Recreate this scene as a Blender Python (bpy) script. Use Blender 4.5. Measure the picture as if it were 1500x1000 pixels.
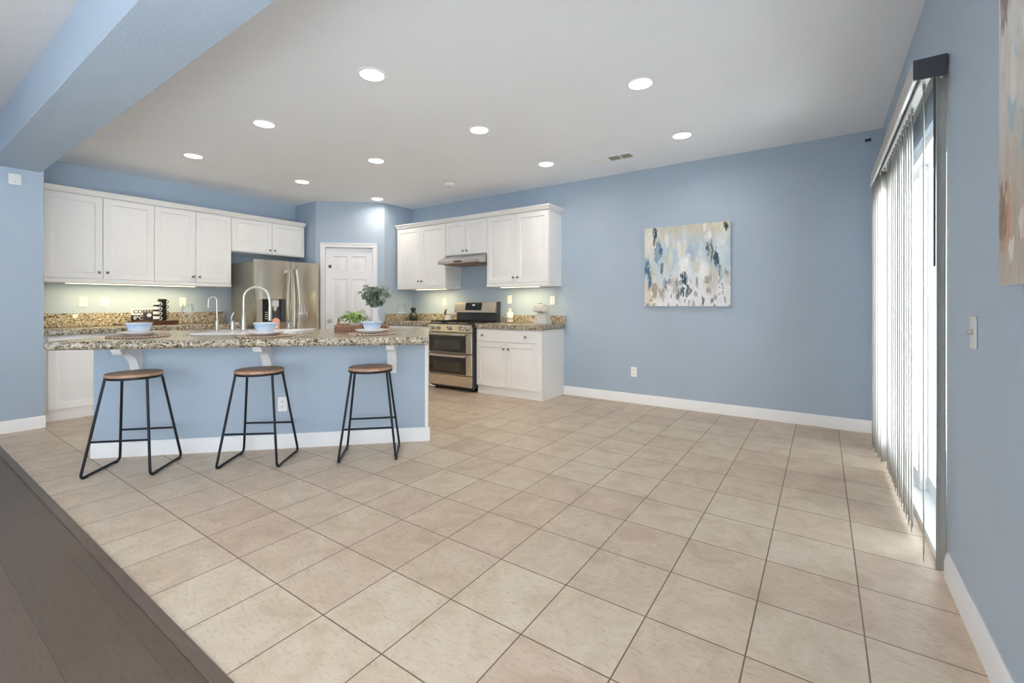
import bpy, bmesh, math, random
from mathutils import Vector, Matrix
random.seed(7)
for o in list(bpy.data.objects):
    bpy.data.objects.remove(o)
sc = bpy.context.scene
C = sc.collection
PI = math.pi

# ------------------------------------------------------------------ camera
cam = bpy.data.cameras.new('camera'); cam_o = bpy.data.objects.new('camera', cam); C.objects.link(cam_o)
cam.sensor_width = 36.0
cam.lens = 659.0 / 1500.0 * 36.0
cam.shift_y = -54.0 / 1500.0
cam.clip_start = 0.02
cam_o.location = (0, 0, 1.163)
cam_o.rotation_euler = (PI / 2, 0, math.radians(34.62))
sc.camera = cam_o

# ------------------------------------------------------------------ light
SKY = 4.1            # daylight through the sliding door and the openings added in the living room
DOWNLIGHT = 14.0     # lamp diffusers
DOWN_W = 4.7         # power of each recessed lamp
SUN = 130.0           # high sun behind the house, lighting the patio outside the sliding door
UNDERCAB = 9.0
UNDER_W = 6.2         # watts per metre of under-cabinet strip
world = bpy.data.worlds.new('world'); sc.world = world
world.use_nodes = True
bg = world.node_tree.nodes['Background']
bg.inputs['Color'].default_value = (0.87, 0.94, 1.0, 1)
bg.inputs['Strength'].default_value = SKY
sun = bpy.data.lights.new('sun', 'SUN'); sun.energy = SUN; sun.angle = 0.01; sun.color = (0.98, 0.99, 1.0)
sun_o = bpy.data.objects.new('sun', sun); C.objects.link(sun_o)
sun_o.rotation_euler = Vector((0.50, -0.30, -0.95)).to_track_quat('-Z', 'Y').to_euler()
sc.view_settings.view_transform = 'Standard'
sc.view_settings.look = 'None'
sc.view_settings.exposure = 0.1
sc.view_settings.gamma = 1.0
sc.view_settings.use_curve_mapping = False
sc.cycles.use_denoising = True
sc.cycles.max_bounces = 14
sc.cycles.diffuse_bounces = 8
sc.cycles.glossy_bounces = 5
sc.cycles.transmission_bounces = 10
sc.cycles.transparent_max_bounces = 16
sc.cycles.sample_clamp_indirect = 10.0
sc.cycles.sample_clamp_direct = 5.0
sc.cycles.caustics_reflective = False
sc.cycles.caustics_refractive = False


# ------------------------------------------------------------------ materials
def lin(c):
    c = c / 255.0
    return c / 12.92 if c <= 0.04045 else ((c + 0.055) / 1.055) ** 2.4


def rgb(r, g, b):
    return (lin(r), lin(g), lin(b), 1)


class NT:
    def __init__(self, name):
        self.m = bpy.data.materials.new(name); self.m.use_nodes = True
        self.t = self.m.node_tree
        self.b = self.t.nodes['Principled BSDF']

    def n(self, typ, **kw):
        nd = self.t.nodes.new(typ)
        for k, v in kw.items():
            if k.startswith('i_'):
                nd.inputs[k[2:].replace('_', ' ')].default_value = v
            else:
                setattr(nd, k, v)
        return nd

    def l(self, a, b):
        self.t.links.new(a, b)

    def coord(self, scale=(1, 1, 1), loc=(0, 0, 0), kind='Object'):
        tc = self.n('ShaderNodeTexCoord'); mp = self.n('ShaderNodeMapping')
        mp.inputs['Scale'].default_value = scale; mp.inputs['Location'].default_value = loc
        self.l(tc.outputs[kind], mp.inputs['Vector'])
        return mp.outputs['Vector']

    def noise(self, vec, scale, detail=4, rough=0.55, dist=0.0):
        nd = self.n('ShaderNodeTexNoise'); self.l(vec, nd.inputs['Vector'])
        nd.inputs['Scale'].default_value = scale; nd.inputs['Detail'].default_value = detail
        nd.inputs['Roughness'].default_value = rough; nd.inputs['Distortion'].default_value = dist
        return nd.outputs['Fac']

    def ramp(self, fac, stops, interp='LINEAR'):
        nd = self.n('ShaderNodeValToRGB'); nd.color_ramp.interpolation = interp
        e = nd.color_ramp.elements
        while len(e) < len(stops):
            e.new(0.5)
        for i, (p, c) in enumerate(stops):
            e[i].position = p; e[i].color = c
        self.l(fac, nd.inputs['Fac'])
        return nd.outputs['Color']

    def mix(self, fac, a, b, mode='MIX'):
        nd = self.n('ShaderNodeMix', data_type='RGBA', blend_type=mode)
        for sock, v in ((nd.inputs[0], fac), (nd.inputs[6], a), (nd.inputs[7], b)):
            if hasattr(v, 'is_linked'):
                self.l(v, sock)
            else:
                sock.default_value = v
        return nd.outputs[2]

    def bump(self, h, strength=0.3, dist=0.005):
        nd = self.n('ShaderNodeBump'); nd.inputs['Strength'].default_value = strength
        nd.inputs['Distance'].default_value = dist
        self.l(h, nd.inputs['Height']); self.l(nd.outputs['Normal'], self.b.inputs['Normal'])

    def set(self, color=None, rough=None, metal=None, spec=None, **kw):
        if color is not None:
            if hasattr(color, 'is_linked'):
                self.l(color, self.b.inputs['Base Color'])
            else:
                self.b.inputs['Base Color'].default_value = color
        if rough is not None: self.b.inputs['Roughness'].default_value = rough
        if metal is not None: self.b.inputs['Metallic'].default_value = metal
        if spec is not None: self.b.inputs['Specular IOR Level'].default_value = spec
        for k, v in kw.items():
            self.b.inputs[k.replace('_', ' ')].default_value = v
        return self.m


def plain(name, col, rough=0.5, metal=0.0, spec=0.5, var=0.03, vscale=8, bump=0.0, bscale=200, bdist=0.002):
    """paint-like surface with a faint procedural variation"""
    t = NT(name); v = t.coord()
    n = t.noise(v, vscale, 3)
    a = tuple(min(1, c * (1 + var)) for c in col[:3]) + (1,)
    b = tuple(c * (1 - var) for c in col[:3]) + (1,)
    t.set(t.ramp(n, [(0.3, b), (0.7, a)]), rough, metal, spec)
    if bump:
        t.bump(t.noise(v, bscale, 3), bump, bdist)
    return t.m


def emit(name, col, strength):
    t = NT(name)
    t.set((0.8, 0.8, 0.8, 1), 0.5)
    t.b.inputs['Emission Color'].default_value = col
    t.b.inputs['Emission Strength'].default_value = strength
    return t.m


M = {}
M['wall'] = plain('blue_wall_paint', rgb(168, 184, 200), 0.5, spec=0.35, var=0.02, vscale=1.5, bump=0.5, bscale=75, bdist=0.006)
M['ceil'] = plain('white_ceiling_paint', rgb(240, 243, 247), 0.8, spec=0.2, var=0.012, vscale=2, bump=0.12, bscale=160, bdist=0.002)
M['ceil_rough'] = plain('textured_ceiling_paint', rgb(214, 210, 208), 0.85, spec=0.2, var=0.03, vscale=90, bump=0.4, bscale=120, bdist=0.004)
M['cab'] = plain('white_cabinet_foil', rgb(239, 239, 238), 0.38, spec=0.4, var=0.01)
M['trim'] = plain('white_trim_paint', rgb(240, 240, 240), 0.4, spec=0.4, var=0.01)
M['door'] = plain('white_door_paint', rgb(232, 234, 238), 0.42, spec=0.4, var=0.01)
M['vinyl'] = plain('white_vinyl', rgb(238, 240, 242), 0.35, var=0.01)
M['ivory'] = plain('ivory_plastic', rgb(240, 238, 228), 0.4, var=0.02)
M['plastic'] = plain('white_plastic', rgb(240, 240, 238), 0.4, var=0.01)
M['black'] = plain('black_plastic', rgb(24, 24, 26), 0.4, var=0.1)
M['blackmetal'] = plain('blackened_steel', rgb(38, 41, 48), 0.45, metal=0.6, var=0.15, vscale=30)
M['blackglass'] = plain('black_oven_glass', rgb(16, 15, 14), 0.08, spec=0.6, var=0.1)
M['grate'] = plain('cast_iron', rgb(22, 22, 22), 0.7, var=0.1)
M['charcoal'] = plain('charcoal_plastic', rgb(72, 73, 78), 0.6, var=0.04)
M['darkside'] = plain('dark_grey_enamel', rgb(62, 64, 70), 0.4, var=0.03)
M['fridgeside'] = plain('grey_fridge_paint', rgb(150, 150, 142), 0.4, metal=0.3, var=0.02)
M['nickel'] = plain('brushed_nickel', rgb(196, 190, 180), 0.28, metal=1.0, var=0.03)
M['chrome'] = plain('satin_chrome', rgb(205, 205, 205), 0.15, metal=1.0, var=0.02)
M['pewter'] = plain('pewter_knob', rgb(140, 136, 130), 0.35, metal=1.0, var=0.05)
M['sink'] = plain('white_enamel', rgb(246, 247, 247), 0.2, var=0.005)
M['porcelain'] = plain('white_porcelain', rgb(235, 232, 232), 0.2, var=0.01)
M['darkceramic'] = plain('black_ceramic', rgb(40, 42, 38), 0.35, var=0.1, vscale=60)
M['leaf_green'] = plain('bright_green_leaf', rgb(134, 176, 62), 0.45, var=0.35, vscale=40)
M['leaf_euc'] = plain('eucalyptus_leaf', rgb(126, 140, 124), 0.55, var=0.3, vscale=30)
M['stem'] = plain('grey_green_stem', rgb(92, 92, 70), 0.6, var=0.15)
M['petal'] = plain('white_petal', rgb(242, 240, 232), 0.6, var=0.04, vscale=60)
M['leaf_dark'] = plain('dark_green_leaf', rgb(48, 66, 40), 0.5, var=0.2)
M['soap'] = plain('peach_soap', rgb(232, 158, 128), 0.25, var=0.05)
M['patio'] = plain('pale_concrete', rgb(204, 206, 208), 0.8, var=0.05, vscale=6)
M['amber'] = plain('brown_wood_ornament', rgb(92, 62, 40), 0.5, var=0.2, vscale=40)
M['greypaint'] = plain('pale_grey_enamel', rgb(212, 212, 208), 0.4, var=0.02)
M['soil'] = plain('dark_soil', rgb(60, 45, 35), 0.9, var=0.3, vscale=60)
M['hoodfilter'] = plain('tan_filter', rgb(150, 128, 108), 0.5, metal=0.4, var=0.1, vscale=40)
M['valance'] = plain('grey_valance', rgb(178, 176, 170), 0.4, var=0.02)
M['downlight'] = emit('lamp_diffuser', (1.0, 0.965, 0.93, 1), DOWNLIGHT)
M['undercab'] = emit('warm_strip_diffuser', (1.0, 0.81, 0.43, 1), UNDERCAB)


def m_steel():
    t = NT('brushed_stainless'); v = t.coord((2.0, 2.0, 160))
    n = t.noise(v, 3, 3)
    t.set(t.ramp(n, [(0.3, rgb(176, 166, 152)), (0.7, rgb(206, 196, 182))]), 0.26, 1.0)
    return t.m


def m_steel_v():
    t = NT('brushed_stainless_vertical'); v = t.coord((160, 160, 2.0))
    n = t.noise(v, 3, 3)
    t.set(t.ramp(n, [(0.3, rgb(186, 176, 160)), (0.7, rgb(212, 202, 186))]), 0.24, 1.0)
    return t.m


def m_granite():
    t = NT('speckled_granite'); v = t.coord()
    warp = t.noise(v, 26, 2)
    n1 = t.noise(v, 48, 5, 0.74, 0.8)
    base = t.ramp(n1, [(0.36, rgb(22, 21, 22)), (0.43, rgb(80, 70, 60)), (0.475, rgb(150, 136, 112)), (0.55, rgb(190, 178, 152)), (0.66, rgb(222, 219, 210))])
    n2 = t.noise(v, 85, 3, 0.6)
    dark = t.ramp(n2, [(0.39, (1, 1, 1, 1)), (0.44, (0, 0, 0, 1))])
    c = t.mix(dark, base, rgb(40, 36, 36))
    n3 = t.noise(v, 17, 3, 0.6)
    gr = t.ramp(n3, [(0.50, (0, 0, 0, 1)), (0.62, (0.5, 0.5, 0.5, 1))])
    c = t.mix(gr, c, rgb(176, 172, 164))
    t.set(c, 0.26, 0, 0.45)
    return t.m


def m_tile():
    t = NT('beige_ceramic_tile'); v = t.coord((1, 1, 1), (0.211, -0.986, 0))
    br = t.n('ShaderNodeTexBrick', offset=0.0, squash=1.0, offset_frequency=2)
    t.l(v, br.inputs['Vector'])
    for k, val in (('Scale', 1.0), ('Mortar Size', 0.0028), ('Mortar Smooth', 0.15), ('Bias', 0.0), ('Brick Width', 0.3325), ('Row Height', 0.339)):
        br.inputs[k].default_value = val
    br.inputs['Color1'].default_value = (0, 0, 0, 1); br.inputs['Color2'].default_value = (1, 1, 1, 1); br.inputs['Mortar'].default_value = (0.5, 0.5, 0.5, 1)
    n1 = t.noise(v, 5.5, 6, 0.6, 0.8)
    n2 = t.noise(t.coord((9, 26, 1)), 3.2, 6, 0.7, 0.4)
    body = t.ramp(n1, [(0.32, rgb(195, 175, 152)), (0.5, rgb(209, 189, 167)), (0.7, rgb(217, 200, 179))])
    body = t.mix(t.ramp(n2, [(0.52, (0, 0, 0, 1)), (0.70, (0.75, 0.75, 0.75, 1))]), body, rgb(174, 153, 130))
    body = t.mix(0.10, body, br.outputs['Color'], 'OVERLAY')
    col = t.mix(br.outputs['Fac'], body, rgb(118, 98, 80))
    t.set(col, 0.42, 0, 0.4)
    inv = t.n('ShaderNodeMath', operation='SUBTRACT'); inv.inputs[0].default_value = 1; t.l(br.outputs['Fac'], inv.inputs[1])
    t.bump(inv.outputs[0], 0.5, 0.003)
    return t.m


def m_woodfloor():
    t = NT('dark_hardwood'); v = t.coord((1, 1, 1), (0.3, 0.02, 0))
    br = t.n('ShaderNodeTexBrick', offset=0.37, squash=1.0)
    t.l(v, br.inputs['Vector'])
    for k, val in (('Scale', 1.0), ('Mortar Size', 0.0012), ('Mortar Smooth', 0.3), ('Brick Width', 1.25), ('Row Height', 0.19)):
        br.inputs[k].default_value = val
    br.inputs['Color1'].default_value = rgb(98, 84, 73); br.inputs['Color2'].default_value = rgb(112, 96, 84); br.inputs['Mortar'].default_value = rgb(78, 65, 56)
    g = t.noise(t.coord((2.2, 34, 1)), 3.0, 8, 0.7, 1.2)
    grain = t.ramp(g, [(0.3, rgb(84, 84, 84)), (0.7, rgb(172, 172, 172))])
    col = t.mix(0.45, br.outputs['Color'], grain, 'OVERLAY')
    t.set(col, 0.42, 0, 0.4)
    t.bump(g, 0.25, 0.002)
    return t.m


def m_wood(name, c1, c2, sc_=(6, 60, 6), rough=0.5):
    t = NT(name); v = t.coord(sc_)
    g = t.noise(v, 1.6, 7, 0.65, 1.5)
    t.set(t.ramp(g, [(0.3, c1), (0.65, c2)]), rough)
    t.bump(g, 0.15, 0.001)
    return t.m


def m_weave(name, c1, c2, sc_=120):
    t = NT(name); v = t.coord()
    w1 = t.n('ShaderNodeTexWave', wave_type='BANDS', bands_direction='DIAGONAL'); t.l(v, w1.inputs['Vector'])
    w1.inputs['Scale'].default_value = sc_ / 6; w1.inputs['Distortion'].default_value = 2.0
    n = t.noise(v, sc_, 2)
    f = t.mix(0.5, w1.outputs['Fac'], n)
    t.set(t.ramp(f, [(0.3, c1), (0.65, c2)]), 0.75)
    t.bump(f, 0.6, 0.004)
    return t.m


def m_glass():
    t = NT('clear_glass')
    for nd in list(t.t.nodes):
        if nd.type == 'BSDF_PRINCIPLED': t.t.nodes.remove(nd)
    out = [n for n in t.t.nodes if n.type == 'OUTPUT_MATERIAL'][0]
    tr = t.n('ShaderNodeBsdfTransparent'); tr.inputs['Color'].default_value = (0.985, 0.985, 0.985, 1)
    gl = t.n('ShaderNodeBsdfGlossy'); gl.inputs['Roughness'].default_value = 0.03
    lw = t.n('ShaderNodeLayerWeight'); lw.inputs['Blend'].default_value = 0.22
    mx = t.n('ShaderNodeMixShader')
    mr = t.n('ShaderNodeMapRange'); mr.inputs['From Min'].default_value = 0.0; mr.inputs['From Max'].default_value = 1.0; mr.inputs['To Min'].default_value = 0.06; mr.inputs['To Max'].default_value = 0.62
    t.l(lw.outputs['Fresnel'], mr.inputs['Value']); t.l(mr.outputs[0], mx.inputs[0]); t.l(tr.outputs[0], mx.inputs[1]); t.l(gl.outputs[0], mx.inputs[2])
    t.l(mx.outputs[0], out.inputs['Surface'])
    return t.m


def m_pane():
    t = NT('window_pane_glass')
    for nd in list(t.t.nodes):
        if nd.type == 'BSDF_PRINCIPLED': t.t.nodes.remove(nd)
    out = [n for n in t.t.nodes if n.type == 'OUTPUT_MATERIAL'][0]
    tr = t.n('ShaderNodeBsdfTransparent'); tr.inputs['Color'].default_value = (0.94, 0.96, 0.96, 1)
    gl = t.n('ShaderNodeBsdfGlossy'); gl.inputs['Roughness'].default_value = 0.02
    mx = t.n('ShaderNodeMixShader'); mx.inputs[0].default_value = 0.06
    t.l(tr.outputs[0], mx.inputs[1]); t.l(gl.outputs[0], mx.inputs[2]); t.l(mx.outputs[0], out.inputs['Surface'])
    return t.m


def m_slat():
    t = NT('white_blind_vinyl')
    t.set(rgb(172, 169, 162), 0.45)
    out = [n for n in t.t.nodes if n.type == 'OUTPUT_MATERIAL'][0]
    v = t.coord((1, 1, 1)); n = t.noise(v, 30, 2)
    tl = t.n('ShaderNodeBsdfTranslucent')
    t.l(t.ramp(n, [(0.2, rgb(232, 228, 218)), (0.8, rgb(244, 240, 232))]), tl.inputs['Color'])
    mx = t.n('ShaderNodeMixShader'); mx.inputs[0].default_value = 0.04
    t.l(t.b.outputs[0], mx.inputs[1]); t.l(tl.outputs[0], mx.inputs[2]); t.l(mx.outputs[0], out.inputs['Surface'])
    return t.m


def m_bowl():
    """blue reactive glaze: darker at the rim, paler towards the foot"""
    t = NT('blue_reactive_glaze')
    tc = t.n('ShaderNodeTexCoord'); sx = t.n('ShaderNodeSeparateXYZ'); t.l(tc.outputs['Object'], sx.inputs[0])
    n = t.noise(tc.outputs['Object'], 25, 3)
    ad = t.n('ShaderNodeMath', operation='MULTIPLY_ADD'); t.l(n, ad.inputs[0]); ad.inputs[1].default_value = 0.02; t.l(sx.outputs['Z'], ad.inputs[2])
    mr = t.n('ShaderNodeMapRange'); mr.inputs['From Min'].default_value = 0.01; mr.inputs['From Max'].default_value = 0.092
    t.l(ad.outputs[0], mr.inputs['Value'])
    t.set(t.ramp(mr.outputs[0], [(0.0, rgb(220, 225, 232)), (0.4, rgb(206, 216, 228)), (0.75, rgb(164, 190, 214)), (0.9, rgb(158, 186, 212)), (0.97, rgb(222, 226, 230))]), 0.2)
    return t.m


def m_vcol(name):
    t = NT(name)
    a = t.n('ShaderNodeVertexColor', layer_name='paint')
    n = t.noise(t.coord(), 90, 4)
    t.set(t.mix(0.12, a.outputs['Color'], n, 'OVERLAY'), 0.6)
    t.bump(n, 0.25, 0.002)
    return t.m


M['steel'] = m_steel(); M['steel_cool'] = plain('satin_steel', rgb(200, 197, 193), 0.3, metal=1.0, var=0.03); M['steel_v'] = m_steel_v()
M['granite'] = m_granite(); M['tile'] = m_tile(); M['woodfloor'] = m_woodfloor()
M['seatwood'] = m_wood('worn_seat_wood', rgb(138, 104, 82), rgb(196, 160, 132), (5, 42, 5), 0.5)
M['darkwood'] = m_wood('dark_walnut', rgb(52, 26, 16), rgb(104, 58, 38), (60, 8, 60), 0.5)
M['strip'] = m_wood('dark_threshold_wood', rgb(78, 64, 57), rgb(104, 88, 78), (4, 60, 4), 0.4)
M['mat'] = m_weave('natural_rattan', rgb(180, 160, 140), rgb(230, 218, 204), 160)
M['matrim'] = m_weave('braided_rattan', rgb(120, 96, 78), rgb(214, 192, 170), 160)
M['wicker'] = m_weave('brown_wicker', rgb(120, 86, 66), rgb(190, 150, 122), 140)
M['glass'] = m_glass(); M['pane'] = m_pane(); M['slat'] = m_slat(); M['bowl'] = m_bowl()
M['canvas'] = m_vcol('painted_canvas')


# ------------------------------------------------------------------ mesh helpers
class MB:
    def __init__(self):
        self.bm = bmesh.new()

    def quad(self, *pts):
        vs = [self.bm.verts.new(p) for p in pts]
        return self.bm.faces.new(vs)

    def box(self, x0, y0, z0, x1, y1, z1, bev=0.0, seg=1):
        x0, x1 = min(x0, x1), max(x0, x1); y0, y1 = min(y0, y1), max(y0, y1); z0, z1 = min(z0, z1), max(z0, z1)
        r = bmesh.ops.create_cube(self.bm, size=1.0)
        vs = r['verts']
        for v in vs:
            v.co = Vector(((x0 + x1) / 2 + v.co.x * (x1 - x0), (y0 + y1) / 2 + v.co.y * (y1 - y0), (z0 + z1) / 2 + v.co.z * (z1 - z0)))
        if bev:
            es = {e for v in vs for e in v.link_edges}
            bmesh.ops.bevel(self.bm, geom=list(es), offset=bev, segments=seg, affect='EDGES', profile=0.5)
        return self

    def tube(self, pts, r, seg=10, closed=False, caps=True):
        pts = [Vector(p) for p in pts]; n = len(pts)
        rad = r if isinstance(r, (list, tuple)) else [r] * n
        tang = []
        for i in range(n):
            if closed:
                t = pts[(i + 1) % n] - pts[i - 1]
            else:
                t = pts[min(i + 1, n - 1)] - pts[max(i - 1, 0)]
            tang.append(t.normalized())
        up = Vector((0, 0, 1)) if abs(tang[0].z) < 0.9 else Vector((1, 0, 0))
        nrm = (up - tang[0] * up.dot(tang[0])).normalized()
        rings = []
        for i in range(n):
            nrm = (nrm - tang[i] * nrm.dot(tang[i])).normalized()
            bi = tang[i].cross(nrm)
            rings.append([self.bm.verts.new(pts[i] + (nrm * math.cos(a) + bi * math.sin(a)) * rad[i]) for a in [2 * PI * k / seg for k in range(seg)]])
        m = n if closed else n - 1
        for i in range(m):
            A, B = rings[i], rings[(i + 1) % n]
            for k in range(seg):
                self.bm.faces.new((A[k], A[(k + 1) % seg], B[(k + 1) % seg], B[k]))
        if caps and not closed:
            self.bm.faces.new(rings[0][::-1]); self.bm.faces.new(rings[-1])
        return self

    def lathe(self, prof, seg=32, at=(0, 0, 0), axis='z', closed=False):
        """prof: (radius, height) from bottom to top; radius 0 closes to a point"""
        at = Vector(at)

        def P(r, a, h):
            x, y = r * math.cos(a), r * math.sin(a)
            if axis == 'z': return at + Vector((x, y, h))
            if axis == '-y': return at + Vector((x, -h, y))
            if axis == 'x': return at + Vector((h, x, y))
            if axis == '-z': return at + Vector((x, -y, -h))
        rings = []
        for (r, h) in prof:
            if r < 1e-6:
                rings.append([self.bm.verts.new(P(0, 0, h))])
            else:
                rings.append([self.bm.verts.new(P(r, 2 * PI * k / seg, h)) for k in range(seg)])
        pairs = list(zip(rings, rings[1:])) + ([(rings[-1], rings[0])] if closed else [])
        for A, B in pairs:
            if len(A) == 1 and len(B) == 1: continue
            for k in range(seg):
                k2 = (k + 1) % seg
                if len(A) == 1: self.bm.faces.new((A[0], B[k2], B[k]))
                elif len(B) == 1: self.bm.faces.new((A[k], A[k2], B[0]))
                else: self.bm.faces.new((A[k], A[k2], B[k2], B[k]))
        return self

    def prism(self, poly, a, b, axis='y'):
        """polygon in the two other axes (x,z for 'y'; y,z for 'x'; x,y for 'z') swept from a to b"""
        def P(p, t):
            if axis == 'y': return (p[0], t, p[1])
            if axis == 'x': return (t, p[0], p[1])
            return (p[0], p[1], t)
        A = [self.bm.verts.new(P(p, a)) for p in poly]; B = [self.bm.verts.new(P(p, b)) for p in poly]
        n = len(poly)
        for i in range(n):
            self.bm.faces.new((A[i], A[(i + 1) % n], B[(i + 1) % n], B[i]))
        self.bm.faces.new(A[::-1]); self.bm.faces.new(B)
        return self

    def rings_rect(self, x0, x1, z0, z1, steps, fill=True):
        """concentric rectangles facing -y; steps = (inset, y)"""
        prev = None
        for (i, y) in steps:
            cur = [self.bm.verts.new(p) for p in ((x0 + i, y, z0 + i), (x1 - i, y, z0 + i), (x1 - i, y, z1 - i), (x0 + i, y, z1 - i))]
            if prev:
                for k in range(4):
                    self.bm.faces.new((prev[k], prev[(k + 1) % 4], cur[(k + 1) % 4], cur[k]))
            prev = cur
        if fill: self.bm.faces.new(prev)

    def slab_panels(self, w, h, t, panels, rec=None):
        """door slab 0..w, 0..h, front at y=-t with recessed-and-raised panels (x0,x1,z0,z1)"""
        rec = rec or [(0, -t), (0.006, -t + 0.012), (0.019, -t + 0.012), (0.050, -t + 0.002)]
        xs = sorted({0.0, w} | {p[0] for p in panels} | {p[1] for p in panels})
        zs = sorted({0.0, h} | {p[2] for p in panels} | {p[3] for p in panels})
        e = 0.003
        for i in range(len(xs) - 1):
            for j in range(len(zs) - 1):
                cx, cz = (xs[i] + xs[i + 1]) / 2, (zs[j] + zs[j + 1]) / 2
                pan = [p for p in panels if p[0] < cx < p[1] and p[2] < cz < p[3]]
                if pan:
                    continue
                X0, X1, Z0, Z1 = xs[i], xs[i + 1], zs[j], zs[j + 1]
                X0 = e if X0 == 0 else X0; Z0 = e if Z0 == 0 else Z0
                X1 = w - e if X1 == w else X1; Z1 = h - e if Z1 == h else Z1
                self.quad((X0, -t, Z0), (X1, -t, Z0), (X1, -t, Z1), (X0, -t, Z1))
        for p in panels:
            self.rings_rect(p[0], p[1], p[2], p[3], rec)
        self.rings_rect(0, w, 0, h, [(0, 0), (0, -t + e), (e, -t)], fill=False)
        self.quad((0, 0, 0), (0, 0, h), (w, 0, h), (w, 0, 0))
        return self

    def move(self, x=0, y=0, z=0):
        bmesh.ops.translate(self.bm, verts=self.bm.verts[:], vec=(x, y, z)); return self

    def rot(self, ang, axis='Z', cent=(0, 0, 0)):
        bmesh.ops.rotate(self.bm, verts=self.bm.verts[:], cent=cent, matrix=Matrix.Rotation(ang, 3, axis)); return self

    def build(self, name, mat, parent=None, loc=None, rotz=None, sharp=35, weld=True):
        if weld: bmesh.ops.remove_doubles(self.bm, verts=self.bm.verts[:], dist=1e-5)
        bmesh.ops.recalc_face_normals(self.bm, faces=self.bm.faces[:])
        for f in self.bm.faces: f.smooth = True
        me = bpy.data.meshes.new(name); self.bm.to_mesh(me); self.bm.free()
        me.set_sharp_from_angle(angle=math.radians(sharp))
        me.materials.append(M[mat] if isinstance(mat, str) else mat)
        o = bpy.data.objects.new(name, me); C.objects.link(o)
        if parent: o.parent = parent
        if loc: o.location = loc
        if rotz is not None: o.rotation_euler = (0, 0, rotz)
        return o


def box(*a, **k): return MB().box(*a, **k)


def tag(o, label, cat, group=None):
    o['label'] = label; o['category'] = cat; o['kind'] = 'thing'
    if group: o['group'] = group
    return o


def thing(name, label, cat, loc=(0, 0, 0), rotz=0.0, group=None):
    o = bpy.data.objects.new(name, None); C.objects.link(o)
    o.empty_display_size = 0.05
    o.location = loc; o.rotation_euler = (0, 0, rotz)
    return tag(o, label, cat, group)


def struct(o, label=None):
    o['kind'] = 'structure'
    if label: o['label'] = label
    return o


def arc(cx, cz, r, a0, a1, n, plane='xz', y=0.0):
    out = []
    for i in range(n + 1):
        a = math.radians(a0 + (a1 - a0) * i / n)
        out.append((cx + r * math.cos(a), y, cz + r * math.sin(a)) if plane == 'xz' else (cx + r * math.cos(a), cz + r * math.sin(a), y))
    return out


def fillet(pts, r, n=5):
    """round the inner corners of a polyline"""
    pts = [Vector(p) for p in pts]; out = [pts[0]]
    for i in range(1, len(pts) - 1):
        p, a, b = pts[i], (pts[i - 1] - pts[i]), (pts[i + 1] - pts[i])
        ra = min(r, a.length * 0.45, b.length * 0.45)
        A, B = p + a.normalized() * ra, p + b.normalized() * ra
        for k in range(n + 1):
            t = k / n
            out.append(A * (1 - t) ** 2 + p * 2 * t * (1 - t) + B * t * t)
    out.append(pts[-1])
    return out


R2 = math.sqrt(0.5)


def I(u, v, z=0.0):
    """island frame: u along its front, v from its front towards the viewer"""
    return ((u + v) * R2, (u - v) * R2, z)


# ------------------------------------------------------------------ the setting
H = 2.74
XR, XL, YB = 0.44, -6.93, 5.20
XS = -6.08                       # face of the wall end under the beam
DY0, DY1, DH = 2.66, 4.72, 2.06  # sliding door opening
struct(box(XL - 0.4, 0.65, -0.12, XR + 0.16, YB + 0.15, 0).build('floor', 'tile'))
struct(box(XS - 0.9, -1.8, -0.12, XR + 0.16, 0.61, 0.0).build('wood_floor', 'woodfloor'))
struct(box(XS, 0.61, -0.10, XR, 0.652, 0.007, bev=0.003).build('trim_1', 'strip'), 'dark wood threshold strip between hardwood and tile')
struct(box(XL - 0.4, 0.81, H, XR + 0.16, YB + 0.15, H + 0.12).build('ceiling', 'ceil'))
struct(box(XS - 0.9, -1.8, H, XR + 0.16, 0.81, H + 0.12).build('ceiling', 'ceil_rough'))
struct(box(XS - 0.02, 0.645, 2.41, XR, 0.97, H + 0.02, bev=0.004).build('beam', 'wall'))
struct(box(XL - 0.4, YB, -0.1, XR + 0.16, YB + 0.15, H + 0.05).build('wall_back', 'wall'))
struct(box(XL - 0.15, 0.9, -0.1, XL, YB, H + 0.05).build('wall_left', 'wall'))
struct(box(XS - 0.9, -1.8, -0.1, XS, 0.99, H + 0.05, bev=0.004).build('wall_end', 'wall'))
w = MB()
w.box(XR, 0.45, -0.1, XR + 0.15, DY0, H + 0.05).box(XR, -1.8, 2.5, XR + 0.15, 0.45, H + 0.05).box(XR, DY1, -0.1, XR + 0.15, YB + 0.1, H + 0.05).box(XR, DY0, DH, XR + 0.15, DY1, H + 0.05)  # near stretch left open out of view, added to bring in side light
struct(w.build('wall_right', 'wall', weld=False))
w = MB()   # unseen living-room wall added behind the viewer, its window sized to limit the light
w.box(XS - 0.9, -1.95, -0.1, -4.0, -1.8, H + 0.05).box(-0.6, -1.95, -0.1, XR + 0.16, -1.8, H + 0.05).box(-4.0, -1.95, -0.1, -0.6, -1.8, 0.2).box(-4.0, -1.95, 1.8, -0.6, -1.8, H + 0.05)
struct(w.build('unseen_wall_front', 'wall', weld=False))
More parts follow.
